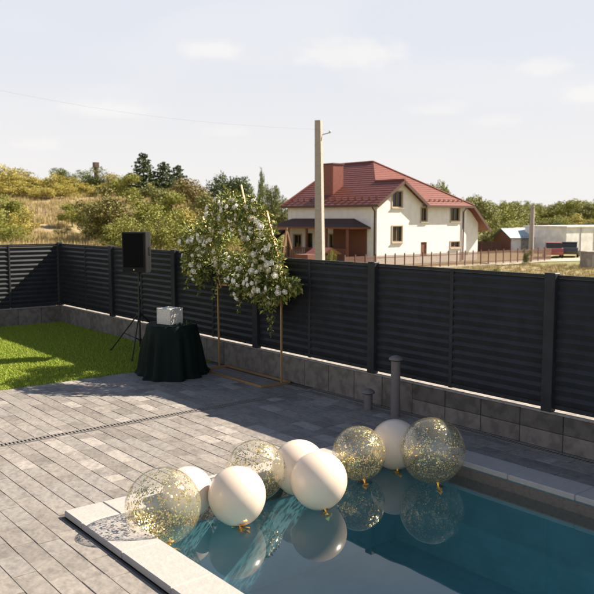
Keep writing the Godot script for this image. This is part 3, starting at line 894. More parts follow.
	for k in 4:
		var a := t0 - 0.2 - k * 2.5
		st = new_st()
		box(st, Vector3(px0 + 0.15, 1.28, a - 1.15), Vector3(0.07, 0.08, 2.32)); box(st, Vector3(px0 + 0.15, 0.45, a - 1.15), Vector3(0.06, 0.06, 2.32))
		for q in 11: box(st, Vector3(px0 + 0.15, 0.86, a - 0.1 - q * 0.21), Vector3(0.035, 0.78, 0.10))
		obj("railing", st, "wood_brown", porch)
	# boarded screen at the near end and inner boarded wall
	st = new_st(); box(st, Vector3(-0.06, 1.7, -3.1), Vector3(0.06, 2.75, 4.0)); obj("board_cladding", st, "wood_brown", porch)
	# far side awning with a steep dark roof
	st = new_st(); extrude(st, PackedVector2Array([Vector2(0, 2.6), Vector2(2.2, 1.3), Vector2(2.2, 1.55), Vector2(0, 2.95)]), Vector3(-0.1, 0, -11.3), Vector3(-1, 0, 0), Vector3.UP, Vector3(0, 0, 1), 1.6)
	obj("lean_to_roof", st, "dark_roof", h)

# ---------------------------------------------------------------- neighbours' yard
func build_neighbours():
	var gy := HB
	# picket fence along the house's front yard
	var f := thing("picket_fence", "low brown picket fence in front of the white house", "fence", Vector3(36.0, gy, -39.3))
	var bay := 0.98
	var me := new_st()
	for k in 9: box(me, Vector3(0.05 + k * 0.105, 0.62, 0), Vector3(0.048, 1.0, 0.02))
	var pm := me.commit()
	me = new_st(); box(me, Vector3(0, 0.62, 0), Vector3(0.07, 1.24, 0.07)); var postm := me.commit()
	me = new_st(); box(me, Vector3(0.49, 0.25, -0.03), Vector3(0.91, 0.05, 0.03)); box(me, Vector3(0.49, 0.95, -0.03), Vector3(0.91, 0.05, 0.03)); var rm := me.commit()
	for k in 25:
		var o := obj("pickets", pm, "picket", f); o.position = Vector3(k * bay + 0.02, 0, 0)
		o = obj("post", postm, "post_brown", f); o.position = Vector3(k * bay, 0, 0)
		o = obj("rail", rm, "post_brown", f); o.position = Vector3(k * bay, 0, 0)
	me = new_st(); box(me, Vector3(12.0, 0.0, 0.25), Vector3(26.0, 0.16, 0.3)); obj("plinth", me, "concrete", f)
	# solid maroon fence beyond the house
	var m0 := at_px(472, 88); var m1 := at_px(501, 89); m0.y = gy; m1.y = gy
	var mu := (m1 - m0).normalized(); var mw := m0.distance_to(m1) / 3.0
	var g := thing("sheet_fence", "dark maroon sheet metal fence beyond the picket fence", "fence", m0, atan2(-mu.z, mu.x))
	for k in 3:
		me = new_st(); box(me, Vector3(k * mw + mw / 2, 0.58, 0), Vector3(mw - 0.1, 1.16, 0.04))
		for q in 5: box(me, Vector3(k * mw + 0.14 + q * 0.2, 0.58, 0.03), Vector3(0.08, 1.16, 0.03))
		obj("panel", me, "maroon", g)
		me = new_st(); box(me, Vector3(k * mw, 0.62, 0), Vector3(0.08, 1.24, 0.08)); obj("post", me, "post_brown", g)
	# hut with pale blue roof
	var hp := at_px(515, 93); hp.y = HB
	var hut := thing("hut", "small hut with a pale blue metal roof beyond the picket fence", "hut", hp, deg_to_rad(-YAW + 16.0))
	me = new_st(); extrude(me, PackedVector2Array([Vector2(-1.7, 0), Vector2(1.7, 0), Vector2(1.7, 1.6), Vector2(0, 2.45), Vector2(-1.7, 1.6)]), Vector3(-1.6, 0, 0), Vector3(0, 0, 1), Vector3.UP, Vector3(-1, 0, 0), 3.2)
	obj("wall", me, "white_wall", hut)
	me = new_st(); extrude(me, PackedVector2Array([Vector2(-1.72, 0), Vector2(1.72, 0), Vector2(1.72, 1.6), Vector2(0, 2.46), Vector2(-1.72, 1.6)]), Vector3(-1.64, 0, 0), Vector3(0, 0, 1), Vector3.UP, Vector3(-1, 0, 0), 0.06)
	obj("gable_boards", me, "wood_brown", hut)
	me = new_st()
	for s in [-1.0, 1.0]:
		quad(me, Vector3(-1.9, 2.6, 0), Vector3(1.9, 2.6, 0), Vector3(1.9, 1.55, s * 2.1), Vector3(-1.9, 1.55, s * 2.1), Vector3(0, 1, s))
		quad(me, Vector3(-1.9, 2.55, 0), Vector3(1.9, 2.55, 0), Vector3(1.9, 1.5, s * 2.1), Vector3(-1.9, 1.5, s * 2.1), Vector3(0, -1, -s))
	obj("roof", me, "blue_roof", hut)
	me = new_st(); box(me, Vector3(0.2, 0.95, 1.74), Vector3(1.0, 1.6, 0.08)); obj("door", me, "grey_wall", hut)
	# long white sheds
	for s in [[541.0, 566.0, 90.0, 229.5, 3.4, "long pale shed with a blank wall behind the parked cars"], [566.0, 640.0, 84.0, 227.0, 4.0, "tall white shed with flat roof at the end of the lane"]]:
		var a := at_px(s[0], s[2] / cos(atan((s[0] - 297.0) / FPX))); var b := at_px(s[1], (s[2] + (s[1] - s[0]) * s[2] / FPX * 0.75) / cos(atan((s[1] - 297.0) / FPX)))
		a.y = HB; b.y = HB
		var top: float = 2.4 + (218.0 - s[3]) / FPX * s[2] - HB
		var L := a.distance_to(b)
		var u := (b - a).normalized()
		var sh := thing("shed", s[5], "shed", a, atan2(-u.z, u.x))
		me = new_st(); box(me, Vector3(L / 2, top / 2, -3.0), Vector3(L, top, 6.0)); obj("wall", me, "white_wall", sh)
		me = new_st(); box(me, Vector3(L / 2, top + 0.06, -3.0), Vector3(L + 0.3, 0.14, 6.3)); obj("roof", me, "white_wall", sh)
		var q := 2.2
		while q < L:
			me = new_st(); box(me, Vector3(q, top / 2, 0.02), Vector3(0.05, top - 0.1, 0.05)); obj("seam", me, "grey_wall", sh)
			q += 2.2
	# concrete block hut at the right edge
	var k2 := at_px(592, 63)
	k2.y = HB
	var bh := thing("concrete_hut", "small grey concrete utility box in the rough grass by the lane", "hut", k2, deg_to_rad(-30.0))
	me = new_st(); bevel_box(me, Vector3(0, 0.6, 0), Vector3(1.3, 1.2, 1.1), 0.02); obj("body", me, "grey_wall", bh)
	me = new_st(); bevel_box(me, Vector3(0, 1.24, 0), Vector3(1.45, 0.09, 1.25), 0.02); obj("slab_roof", me, "concrete", bh)
	me = new_st(); box(me, Vector3(0.0, 0.55, 0.56), Vector3(0.6, 0.9, 0.03)); obj("door", me, "concrete", bh)
	# parked cars
	car(at_px(553, 79), deg_to_rad(90.0 - YAW - 15.0), "car_red", "red car parked in front of the pale shed")
	car(at_px(570, 81), deg_to_rad(90.0 - YAW - 22.0), "car_dark", "dark car parked in front of the white shed")
	# lane
	var st := new_st(); 
	var l0 := at_px(500, 64); var l1 := at_px(545, 70); var l2 := at_px(600, 74); var l3 := at_px(660, 76)
	var pts := [l0, l1, l2, l3]
	for k in 3:
		var a: Vector3 = pts[k]; var b: Vector3 = pts[k + 1]
		a.y = HB + 0.05; b.y = HB + 0.05
		var wv := Vector3(0.5, 0, -0.85) * 4.0
		quad(st, a, b, b + wv, a + wv, Vector3.UP)
	obj("lane", st, "road").set_meta("kind", "structure")
	# swing frame and covered well by the porch
	var sp := at_px(279, 64); sp.y = HB
	var sw := thing("swing_frame", "golden timber swing frame at the end of the porch", "swing", sp)
	me = new_st(); bar(me, Vector3(0, 2.9, -1.1), Vector3(0, 2.9, 1.1), 0.14, 0.16); obj("beam", me, "wood_gold", sw)
	for s in [[-1.0, -0.7], [-1.0, 0.7], [1.0, -0.7], [1.0, 0.7]]:
		me = new_st(); bar(me, Vector3(0, 2.86, s[0]), Vector3(s[1], 0, s[0] * 1.25), 0.13, 0.13); obj("leg", me, "wood_gold", sw)
	var wp := Vector3(37.6, HB, -43.4)
	var wl := thing("covered_well", "low covered well with a small red roof before the porch", "well", wp)
	me = new_st(); extrude(me, PackedVector2Array([Vector2(-0.75, 0), Vector2(0.75, 0), Vector2(0.75, 1.15), Vector2(-0.75, 1.15)]), Vector3(-0.7, 0, 0), Vector3(0, 0, 1), Vector3.UP, Vector3(-1, 0, 0), -1.4); obj("casing", me, "wood_brown", wl)
	me = new_st()
	for s in [-1.0, 1.0]: quad(me, Vector3(0, 1.62, -1.0), Vector3(0, 1.62, 1.0), Vector3(s * 0.95, 1.12, 1.0), Vector3(s * 0.95, 1.12, -1.0), Vector3(s, 1, 0))
	obj("roof", me, "roof_red", wl)
	# little farmhouse far behind the flower frame
	var fp := at_px(252, 135)
	var fh := thing("farmhouse", "tiny far cottage with an orange roof among the trees", "house", fp, deg_to_rad(-YAW + 10.0))
	me = new_st(); box(me, Vector3(0, 1.6, 0), Vector3(3.6, 3.2, 4.0)); obj("wall", me, "render_white", fh)
	me = new_st()
	for s in [-1.0, 1.0]: quad(me, Vector3(-2.0, 4.6, 0), Vector3(2.0, 4.6, 0), Vector3(2.0, 3.1, s * 2.3), Vector3(-2.0, 3.1, s * 2.3), Vector3(0, 1, s))
	obj("roof", me, "orange_roof", fh)
	# small brick stack on the hill's skyline
	var bp := at_px(98, 135)
	var bt := thing("water_tower", "small dark square tower on the hilltop skyline", "tower", bp)
	var top2 := 2.4 + (218.0 - 165.0) / FPX * 135.0 - bp.y
	me = new_st(); tube(me, [Vector3(0, -0.3, 0), Vector3(0, top2 - 0.8, 0)], [0.42, 0.32], 10); obj("shaft", me, "trim_brown", bt)
	me = new_st(); box(me, Vector3(0, top2 - 0.4, 0), Vector3(0.8, 0.85, 0.8)); obj("tank", me, "trim_brown", bt)

func car(at: Vector3, turn: float, m: String, label: String):
	at.y = HB
	var c := thing("parked_car", label, "car", at, turn, "")
	var st := new_st()
	var prof2 := PackedVector2Array([Vector2(-2.1, 0.32), Vector2(2.05, 0.32), Vector2(2.12, 0.62), Vector2(1.95, 0.82), Vector2(1.05, 0.92), Vector2(-1.3, 0.95), Vector2(-2.05, 0.92), Vector2(-2.15, 0.6)])
	extrude(st, prof2, Vector3(0, 0, 0.82), Vector3(1, 0, 0), Vector3.UP, Vector3(0, 0, 1), 1.64)
	obj("body", st, m, c)
	st = new_st()
	extrude(st, PackedVector2Array([Vector2(-1.75, 0.93), Vector2(1.05, 0.91), Vector2(0.35, 1.40), Vector2(-1.1, 1.42)]), Vector3(0, 0, 0.70), Vector3(1, 0, 0), Vector3.UP, Vector3(0, 0, 1), 1.4)
	obj("windows", st, "glass_dark", c)
	st = new_st(); extrude(st, PackedVector2Array([Vector2(-1.15, 1.42), Vector2(0.38, 1.40), Vector2(0.3, 1.46), Vector2(-1.05, 1.48)]), Vector3(0, 0, 0.71), Vector3(1, 0, 0), Vector3.UP, Vector3(0, 0, 1), 1.42)
	obj("car_roof", st, m, c)
	for p in [[-1.35, -0.78], [-1.35, 0.78], [1.35, -0.78], [1.35, 0.78]]:
		st = new_st(); tube(st, [Vector3(p[0], 0.32, p[1] - 0.1), Vector3(p[0], 0.32, p[1] + 0.1)], [0.32, 0.32], 14); var w := obj("wheel", st, "tyre", c)
		st = new_st(); tube(st, [Vector3(p[0], 0.32, p[1] - 0.11), Vector3(p[0], 0.32, p[1] + 0.11)], [0.19, 0.19], 12); obj("rim", st, "badge", w)
	for s in [-0.55, 0.55]:
		st = new_st(); box(st, Vector3(2.07, 0.66, s), Vector3(0.1, 0.14, 0.3)); obj("headlight", st, "badge", c)

# ---------------------------------------------------------------- poles and wires
func build_poles():
	var p := at_px(320.5, 30.0)
	var po := thing("utility_pole", "tall square concrete utility pole standing before the red-roofed house", "pole", p)
	var top := 2.4 + (218.0 - 122.5) / FPX * 30.0 - p.y
	var st := new_st()
	var lean := Vector3(-0.07, 0, -0.05)
	for k in 1:
		var b := 0.165; var t := 0.115
		var q := func(s: float, y: float, i: int): return Vector3([-s, s, s, -s][i], y, [-s, -s, s, s][i]).rotated(Vector3.UP, 0.5) + lean * (y / top)
		for i in 4:
			var j := (i + 1) % 4
			quad(st, q.call(b, -0.5, i), q.call(b, -0.5, j), q.call(t, top, j), q.call(t, top, i), q.call(b, 0.0, i) + q.call(b, 0.0, j))
		quad(st, q.call(t, top, 0), q.call(t, top, 1), q.call(t, top, 2), q.call(t, top, 3), Vector3.UP)
	obj("shaft", st, "concrete", po)
	st = new_st(); rod(st, Vector3(-0.05, top - 0.55, -0.03), Vector3(0.28, top - 0.45, 0.2), 0.018, 6); obj("bracket", st, "wire", po)
	st = new_st(); lathe(st, [Vector2(0.0, 0.0), Vector2(0.035, 0.0), Vector2(0.045, 0.05), Vector2(0.03, 0.1), Vector2(0.0, 0.11)], 8, Vector3(0.28, top - 0.46, 0.2)); obj("insulator", st, "badge", po)
	var r := at_px(531.0, 81.0); r.y = HB
	var po2 := thing("utility_pole", "distant slender concrete utility pole beside the blue-roofed hut", "pole", r)
	var top2 := 2.4 + (218.0 - 206.0) / FPX * 81.0 - r.y
	st = new_st(); tube(st, [Vector3(0, -0.3, 0), Vector3(0.04, top2, 0)], [0.26, 0.2], 10); obj("shaft", st, "concrete", po2)
	st = new_st(); box(st, Vector3(0.04, top2 - 0.25, 0), Vector3(1.3, 0.1, 0.12), Basis(Vector3.UP, 0.8)); obj("cross_arm", st, "wire", po2)
	# overhead line to the left
	var a := p + Vector3(0.15, top - 0.35, 0.1)
	var b := at_px(-80.0, 27.0); b.y = 2.4 + (218.0 - 90.0) / FPX * 27.0
	st = new_st()
	var pts := []; var rr := []
	for k in 17:
		var f := k / 16.0
		var q := a.lerp(b, f); q.y -= 0.35 * sin(PI * f) * 1.0
		pts.append(q); rr.append(0.0017)
	tube(st, pts, rr, 5, false)
	tag(obj("overhead_wire", st, "wire"), "thin overhead wire running left from the concrete pole", "wire")

# ---------------------------------------------------------------- trees
func crown(sd: int, lobes: Array, leaves: int, size: float, cols: Array, droop := 0.0) -> ArrayMesh:
	# leaves spread through ellipsoid lobes [centre, radii] of a crown about 1 m high and wide
	var r := RandomNumberGenerator.new(); r.seed = sd
	var st := new_st()
	var vol := 0.0
	for l in lobes: vol += pow(l[1].x * l[1].y * l[1].z, 0.66)
	for l in lobes:
		var n := int(leaves * pow(l[1].x * l[1].y * l[1].z, 0.66) / vol)
		# twigs: small clusters rather than an even spray
		var cl := maxi(6, n / 9)
		var centres := []
		for k in cl:
			var d := Vector3(r.randfn(), r.randfn(), r.randfn()).normalized()
			centres.append(l[0] + d * l[1] * pow(r.randf(), 0.33) * r.randf_range(0.78, 1.12))
		for k in n:
			var c: Vector3 = centres[r.randi() % cl]
			var tw: float = minf(l[1].x, l[1].y) * 0.30
			var p := c + Vector3(r.randfn(), r.randfn() * 0.8, r.randfn()) * tw * 0.5
			p.y -= droop * r.randf() * 0.03
			var s := size * r.randf_range(0.6, 1.35)
			var nrm := Vector3(r.randfn(), r.randfn() + 0.4, r.randfn()).normalized()
			var t := nrm.cross(Vector3(r.randfn(), r.randfn(), r.randfn())).normalized()
			var b := nrm.cross(t)
			var col: Color = cols[0].lerp(cols[1], r.randf())
			if cols.size() > 2 and r.randf() < 0.14: col = cols[2]
			st.set_color(col)
			var a0 := p - t * s; var a1 := p + b * s * 0.42; var a2 := p + t * s; var a3 := p - b * s * 0.42
			tri3(st, a0, a1, a2, nrm); tri3(st, a0, a2, a3, nrm)
	return st.commit()

func trunk_mesh(sd: int, h: float, rad: float, limbs: int, multi := 1) -> ArrayMesh:
	var r := RandomNumberGenerator.new(); r.seed = sd
	var st := new_st()
	for m in multi:
		var off := Vector3(r.randf_range(-1, 1), 0, r.randf_range(-1, 1)) * (0.0 if multi == 1 else rad * 2.5)
		var tip := Vector3(off.x * 3.0 + r.randf_range(-0.06, 0.06), h, off.z * 3.0 + r.randf_range(-0.06, 0.06))
		var mid := off.lerp(tip, 0.5) + Vector3(r.randf_range(-0.03, 0.03), 0, r.randf_range(-0.03, 0.03))
		tube(st, [off + Vector3(0, -0.06, 0), mid, tip], [rad, rad * 0.7, rad * 0.25], 7)
		for k in limbs:
			var f := r.randf_range(0.3, 0.9)
			var a := r.randf() * TAU
			var s := off.lerp(tip, f)
			tube(st, [s, s + Vector3(cos(a) * 0.09, 0.08, sin(a) * 0.09), s + Vector3(cos(a) * 0.18, 0.2, sin(a) * 0.18)], [rad * 0.42, rad * 0.28, rad * 0.1], 5, false)
	return st.commit()

func lobes_for(kind: String, sd: int) -> Array:
	var r := RandomNumberGenerator.new(); r.seed = sd
	var out := []
	match kind:
		"shrub":
			for k in 20:
				var a := r.randf() * TAU; var rad := r.randf_range(0.05, 0.37)
				var y := r.randf_range(0.05, 0.80) * (1.0 - rad * 0.75)
				out.append([Vector3(cos(a) * rad, y + 0.07, sin(a) * rad), Vector3(0.15, r.randf_range(0.12, 0.20), 0.15) * r.randf_range(0.7, 1.2)])
		"round":
			for k in 15:
				var a := r.randf() * TAU; var y := r.randf_range(0.26, 0.84)
				var rad := r.randf_range(0.12, 0.34) * sin(PI * clampf((y - 0.08) / 0.92, 0.1, 0.95))
				out.append([Vector3(cos(a) * rad, y, sin(a) * rad), Vector3(0.17, 0.14, 0.17) * r.randf_range(0.8, 1.15)])
		"column":
			for k in 12:
				var a := r.randf() * TAU; var y := 0.16 + 0.76 * k / 11.0
				var w := 0.28 * sin(PI * clampf((y + 0.1) / 1.15, 0.0, 1.0))
				out.append([Vector3(cos(a) * w * 0.6, y, sin(a) * w * 0.6), Vector3(0.6 * w + 0.05, 0.11, 0.6 * w + 0.05)])
		"conifer":
			for k in 26:
				var y := 0.10 + 0.84 * k / 25.0
				var w := 0.38 * (1.0 - y) + 0.025
				var a := k * 2.4 + r.randf() * 0.6
				out.append([Vector3(cos(a) * w * 0.62, y, sin(a) * w * 0.62), Vector3(w * 0.62 + 0.02, 0.05, w * 0.62 + 0.02)])
			out.append([Vector3(0, 0.93, 0), Vector3(0.022, 0.08, 0.022)])
	return out

var kinds := {}
func plant_kind(key: String, shape: String, sd: int, leaves: int, size: float, cols: Array):
	kinds[key] = {
		"crown": crown(sd, lobes_for(shape, sd), leaves, size, cols),
		"trunk": trunk_mesh(sd + 1, 0.62 if shape != "conifer" else 0.92, 0.022 if shape != "shrub" else 0.012, 5 if shape != "conifer" else 0, 1 if shape != "shrub" else 4),
	}

func plant(px: float, ytop: float, d: float, wpx: float, key: String, called: String, label: String, group := "", turn := 0.0, base = null):
	var p := at_px(px, d)
	if base != null: p.y = base
	var depth := d * cos(atan((px - 297.0) / FPX))
	var top := 2.4 + (218.0 - ytop) / FPX * depth
	var h := maxf(top - p.y, 0.6)
	var w := wpx / FPX * depth
	var t := thing(called, label, "bush" if called.contains("bush") or called.contains("shrub") else "tree", p, turn, group)
	var s := Vector3(w / 0.86, h, w / 0.86)
	var tr := obj("trunk", kinds[key].trunk, "bark", t); tr.scale = Vector3(h, h, h) * 1.0
	var cr := obj("crown", kinds[key].crown, "leafy", t); cr.scale = s

func build_trees():
	var Y := [Color(0.34, 0.29, 0.055), Color(0.43, 0.36, 0.075), Color(0.25, 0.25, 0.06)]
	var YG := [Color(0.17, 0.19, 0.028), Color(0.29, 0.28, 0.040), Color(0.12, 0.15, 0.025)]
	var OL := [Color(0.115, 0.120, 0.026), Color(0.185, 0.175, 0.036), Color(0.20, 0.12, 0.040)]
	var BR := [Color(0.17, 0.135, 0.038), Color(0.23, 0.185, 0.045), Color(0.11, 0.095, 0.035)]
	var DG := [Color(0.040, 0.072, 0.022), Color(0.080, 0.115, 0.028), Color(0.115, 0.125, 0.03)]
	var GR := [Color(0.075, 0.110, 0.024), Color(0.145, 0.170, 0.034), Color(0.19, 0.18, 0.04)]
	plant_kind("yellow_a", "shrub", 100, 9000, 0.0165, Y)
	plant_kind("yellow_b", "shrub", 110, 9000, 0.0165, Y)
	plant_kind("yellow_c", "shrub", 111, 9000, 0.0165, Y)
	plant_kind("lime_a", "shrub", 120, 9000, 0.0165, YG)
	plant_kind("lime_b", "round", 130, 9000, 0.0165, YG)
	plant_kind("lime_d", "round", 133, 9000, 0.0165, [Color(0.17, 0.185, 0.05), Color(0.27, 0.26, 0.07), Color(0.12, 0.14, 0.035)])
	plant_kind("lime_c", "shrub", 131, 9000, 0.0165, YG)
	plant_kind("olive_a", "shrub", 140, 9000, 0.0165, OL)
	plant_kind("olive_b", "round", 150, 9000, 0.0165, OL)
	plant_kind("brown_a", "shrub", 160, 9000, 0.0165, BR)
	plant_kind("brown_b", "round", 161, 9000, 0.0165, BR)
	plant_kind("conifer", "conifer", 170, 11000, 0.020, DG)
	plant_kind("conifer_b", "conifer", 171, 11000, 0.020, DG)
	plant_kind("dark_round", "round", 180, 9000, 0.0165, DG)
	plant_kind("green_a", "round", 190, 9000, 0.0165, GR)
	plant_kind("green_b", "shrub", 200, 9000, 0.0165, GR)
	plant_kind("green_col", "column", 210, 9000, 0.0165, GR)
	var hy := "yellow autumn bushes along the hilltop"
	for e in [[-22, 160, 118, 50, "yellow_a"], [4, 157, 116, 46, "yellow_b"], [18, 167, 110, 40, "yellow_a"], [36, 166, 112, 46, "yellow_c"], [53, 171, 109, 40, "yellow_a"], [80, 175, 109, 40, "yellow_c"], [74, 171, 118, 36, "yellow_b"], [-50, 165, 116, 50, "yellow_b"], [121, 170, 113, 38, "yellow_c"], [28, 178, 105, 38, "yellow_c"], [0, 180, 105, 40, "yellow_a"], [62, 182, 104, 36, "yellow_a"], [104, 180, 106, 36, "yellow_c"], [44, 184, 102, 28, "yellow_b"]]:
		plant(e[0], e[1], e[2], e[3], e[4], "hill_bush", "yellow autumn bush on the hilltop above the dry slope", hy, e[0] * 1.7)
	plant(64, 164, 117, 27, "green_a", "hill_tree", "small dark green round tree among the yellow hilltop bushes", "", 1.0)
	plant(98, 163, 114, 46, "green_b", "hill_tree", "rounded green tree under the dark tower on the hilltop", "", 2.0)
	plant(145, 153, 106, 50, "conifer", "conifer_tree", "tallest dark pointed conifer on the skyline", "", 0.4)
	plant(165, 162, 106, 48, "conifer_b", "conifer_tree", "shorter dark conifer beside the tallest one", "", 1.4)
	plant(179, 165, 108, 44, "conifer", "conifer_tree", "dark conifer next to the brownish trees", "", 2.4)
	plant(127, 170, 96, 40, "lime_b", "hill_tree", "pale yellow-green tree before the tallest conifer", "", 0.7)
	var my := "yellow-green bushes just beyond the fence"
	for e in [[10, 190, 78, 46, "lime_a"], [-4, 203, 66, 44, "lime_c"], [22, 206, 68, 40, "yellow_a"], [-30, 190, 74, 52, "lime_c"], [14, 222, 62, 36, "lime_a"]]:
		plant(e[0], e[1], e[2], e[3], e[4], "slope_bush", "olive-yellow bush on the dry slope behind the short fence", "bushes behind the short fence", e[0] * 0.9)
	plant(73, 200, 78, 36, "lime_b", "slope_bush", "sparse pale green bush alone on the dry slope", "", 3.0)
	plant(66, 226, 72, 24, "lime_c", "slope_bush", "small low olive bush below the sparse pale one", "", 2.0)
	plant(88, 230, 70, 30, "olive_a", "slope_bush", "low dark bush at the foot of the dry slope", "", 1.0)
	plant(112, 181, 63, 72, "olive_a", "slope_bush", "large dark olive bush with reddish leaves on the slope", "", 0.5)
	for e in [[140, 188, 64, 62, "lime_a"], [160, 198, 59, 56, "lime_c"], [182, 205, 61, 48, "yellow_a"], [133, 210, 56, 44, "lime_c"], [172, 216, 56, 44, "lime_a"], [205, 214, 58, 46, "lime_c"], [92, 196, 72, 40, "lime_b"], [102, 208, 66, 44, "lime_c"], [118, 214, 58, 42, "lime_a"], [152, 182, 80, 46, "lime_d"], [206, 190, 76, 46, "lime_d"], [171, 188, 78, 44, "lime_b"]]:
		plant(e[0], e[1], e[2], e[3], e[4], "slope_bush", "yellow-green bush behind the loudspeaker and long fence", my, e[0] * 0.7)
	plant(190, 175, 84, 62, "brown_b", "brown_tree", "brownish olive tree with thinning crown left of the flowers", "", 0.4)
	plant(210, 180, 88, 44, "brown_a", "brown_tree", "brownish shrubby tree partly behind the flower frame", "", 1.9)
	plant(200, 205, 72, 34, "olive_a", "slope_bush", "dark olive bush under the brownish trees", "", 2.2)
	plant(229, 169, 92, 56, "dark_round", "round_tree", "dense dark green round tree behind the top of the flower frame", "", 0.9)
	plant(244, 176, 104, 26, "green_a", "round_tree", "smaller green tree beside the dense dark round one", "", 2.9)
	plant(262, 170, 122, 13, "green_col", "poplar_tree", "slim tall green tree between the cottage and the house", "", 0.2)
	plant(272, 176, 126, 28, "green_a", "round_tree", "grey-green tree left of the red roof", "", 1.2)
	plant(283, 192, 128, 22, "green_b", "round_tree", "low green tree touching the left end of the red roof", "", 2.1)
	plant(256, 211, 90, 20, "dark_round", "slope_bush", "dark round bush in the yellow field left of the house", "", 0.1)
	for e in [[222, 222, 70, 40, "lime_a"], [240, 228, 78, 36, "yellow_a"], [268, 222, 84, 30, "lime_c"]]:
		plant(e[0], e[1], e[2], e[3], e[4], "slope_bush", "low yellow-green bush seen through the flower frame", "bushes seen through the flower frame", e[0] * 0.3)
	# right side, behind the house
	var ry := "trees behind the right end of the house"
	for e in [[431, 174, 112, 34, "lime_b"], [448, 180, 110, 38, "lime_d"], [466, 189, 108, 38, "lime_b"], [486, 195, 104, 46, "lime_d"], [505, 198, 112, 46, "lime_a"], [497, 210, 100, 38, "lime_c"], [523, 202, 118, 44, "lime_d"], [486, 216, 94, 34, "lime_c"], [512, 216, 104, 36, "lime_a"]]:
		plant(e[0], e[1], e[2], e[3], e[4], "yard_tree", "yellow-green tree behind the right end of the white house", ry, e[0] * 0.5)
	var fy := "trees on the far rise behind the sheds"
	for e in [[541, 204, 150, 36, "lime_a"], [553, 200, 160, 32, "lime_d"], [566, 195, 148, 38, "lime_b"], [587, 202, 152, 30, "lime_d"], [602, 204, 150, 36, "lime_a"], [534, 212, 128, 34, "lime_c"], [620, 202, 152, 40, "lime_b"], [578, 212, 140, 34, "yellow_a"], [556, 212, 138, 34, "lime_c"]]:
		plant(e[0], e[1], e[2], e[3], e[4], "far_tree", "tree on the far rise behind the pale sheds", fy, e[0] * 0.4)
	var dy := "dark bushes above the pale sheds"
	for e in [[556, 220, 126, 18, "dark_round"], [574, 222, 128, 22, "olive_a"], [590, 221, 130, 22, "dark_round"], [543, 221, 118, 18, "olive_b"]]:
		plant(e[0], e[1], e[2], e[3], e[4], "far_bush", "dark bush above the pale sheds on the far rise", dy, e[0] * 0.2)
	plant(527, 245, 66, 11, "green_b", "yard_shrub", "small green shrub against the picket fence", "", 0.0, HB)
	plant(331, 246, 50, 12, "lime_a", "yard_shrub", "small green shrub beside the covered well", "", 0.0, HB)
	for e in [[497, 264, 48, 13, "lime_a"], [480, 266, 47, 11, "lime_c"]]:
		plant(e[0], e[1], e[2], e[3], e[4], "weed_bush", "bright low weed clump above the dark fence edge", "weeds above the fence edge", e[0] * 0.2)
	# woods that read as one mass
	var wr := RandomNumberGenerator.new(); wr.seed = 55
	for spec in [["lime_c", "distant mixed woods on the horizon", 420, 700, 150, 300, 4.0, 7.0, 90], ["lime_a", "distant yellowing woods along the left skyline", -120, 330, 125, 210, 2.4, 4.4, 80]]:  # first entry: distance haze painted in as lighter lime leaves
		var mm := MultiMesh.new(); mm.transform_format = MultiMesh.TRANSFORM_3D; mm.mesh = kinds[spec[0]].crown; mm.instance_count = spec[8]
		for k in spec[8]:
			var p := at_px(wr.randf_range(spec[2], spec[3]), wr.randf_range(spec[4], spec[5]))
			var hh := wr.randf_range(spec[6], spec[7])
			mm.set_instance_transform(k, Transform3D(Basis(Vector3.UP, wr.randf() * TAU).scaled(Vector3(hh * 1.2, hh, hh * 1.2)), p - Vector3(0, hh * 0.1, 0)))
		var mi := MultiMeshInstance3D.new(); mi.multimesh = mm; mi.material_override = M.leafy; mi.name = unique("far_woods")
		tag(mi, spec[1], "woods"); mi.set_meta("kind", "stuff"); add_child(mi)

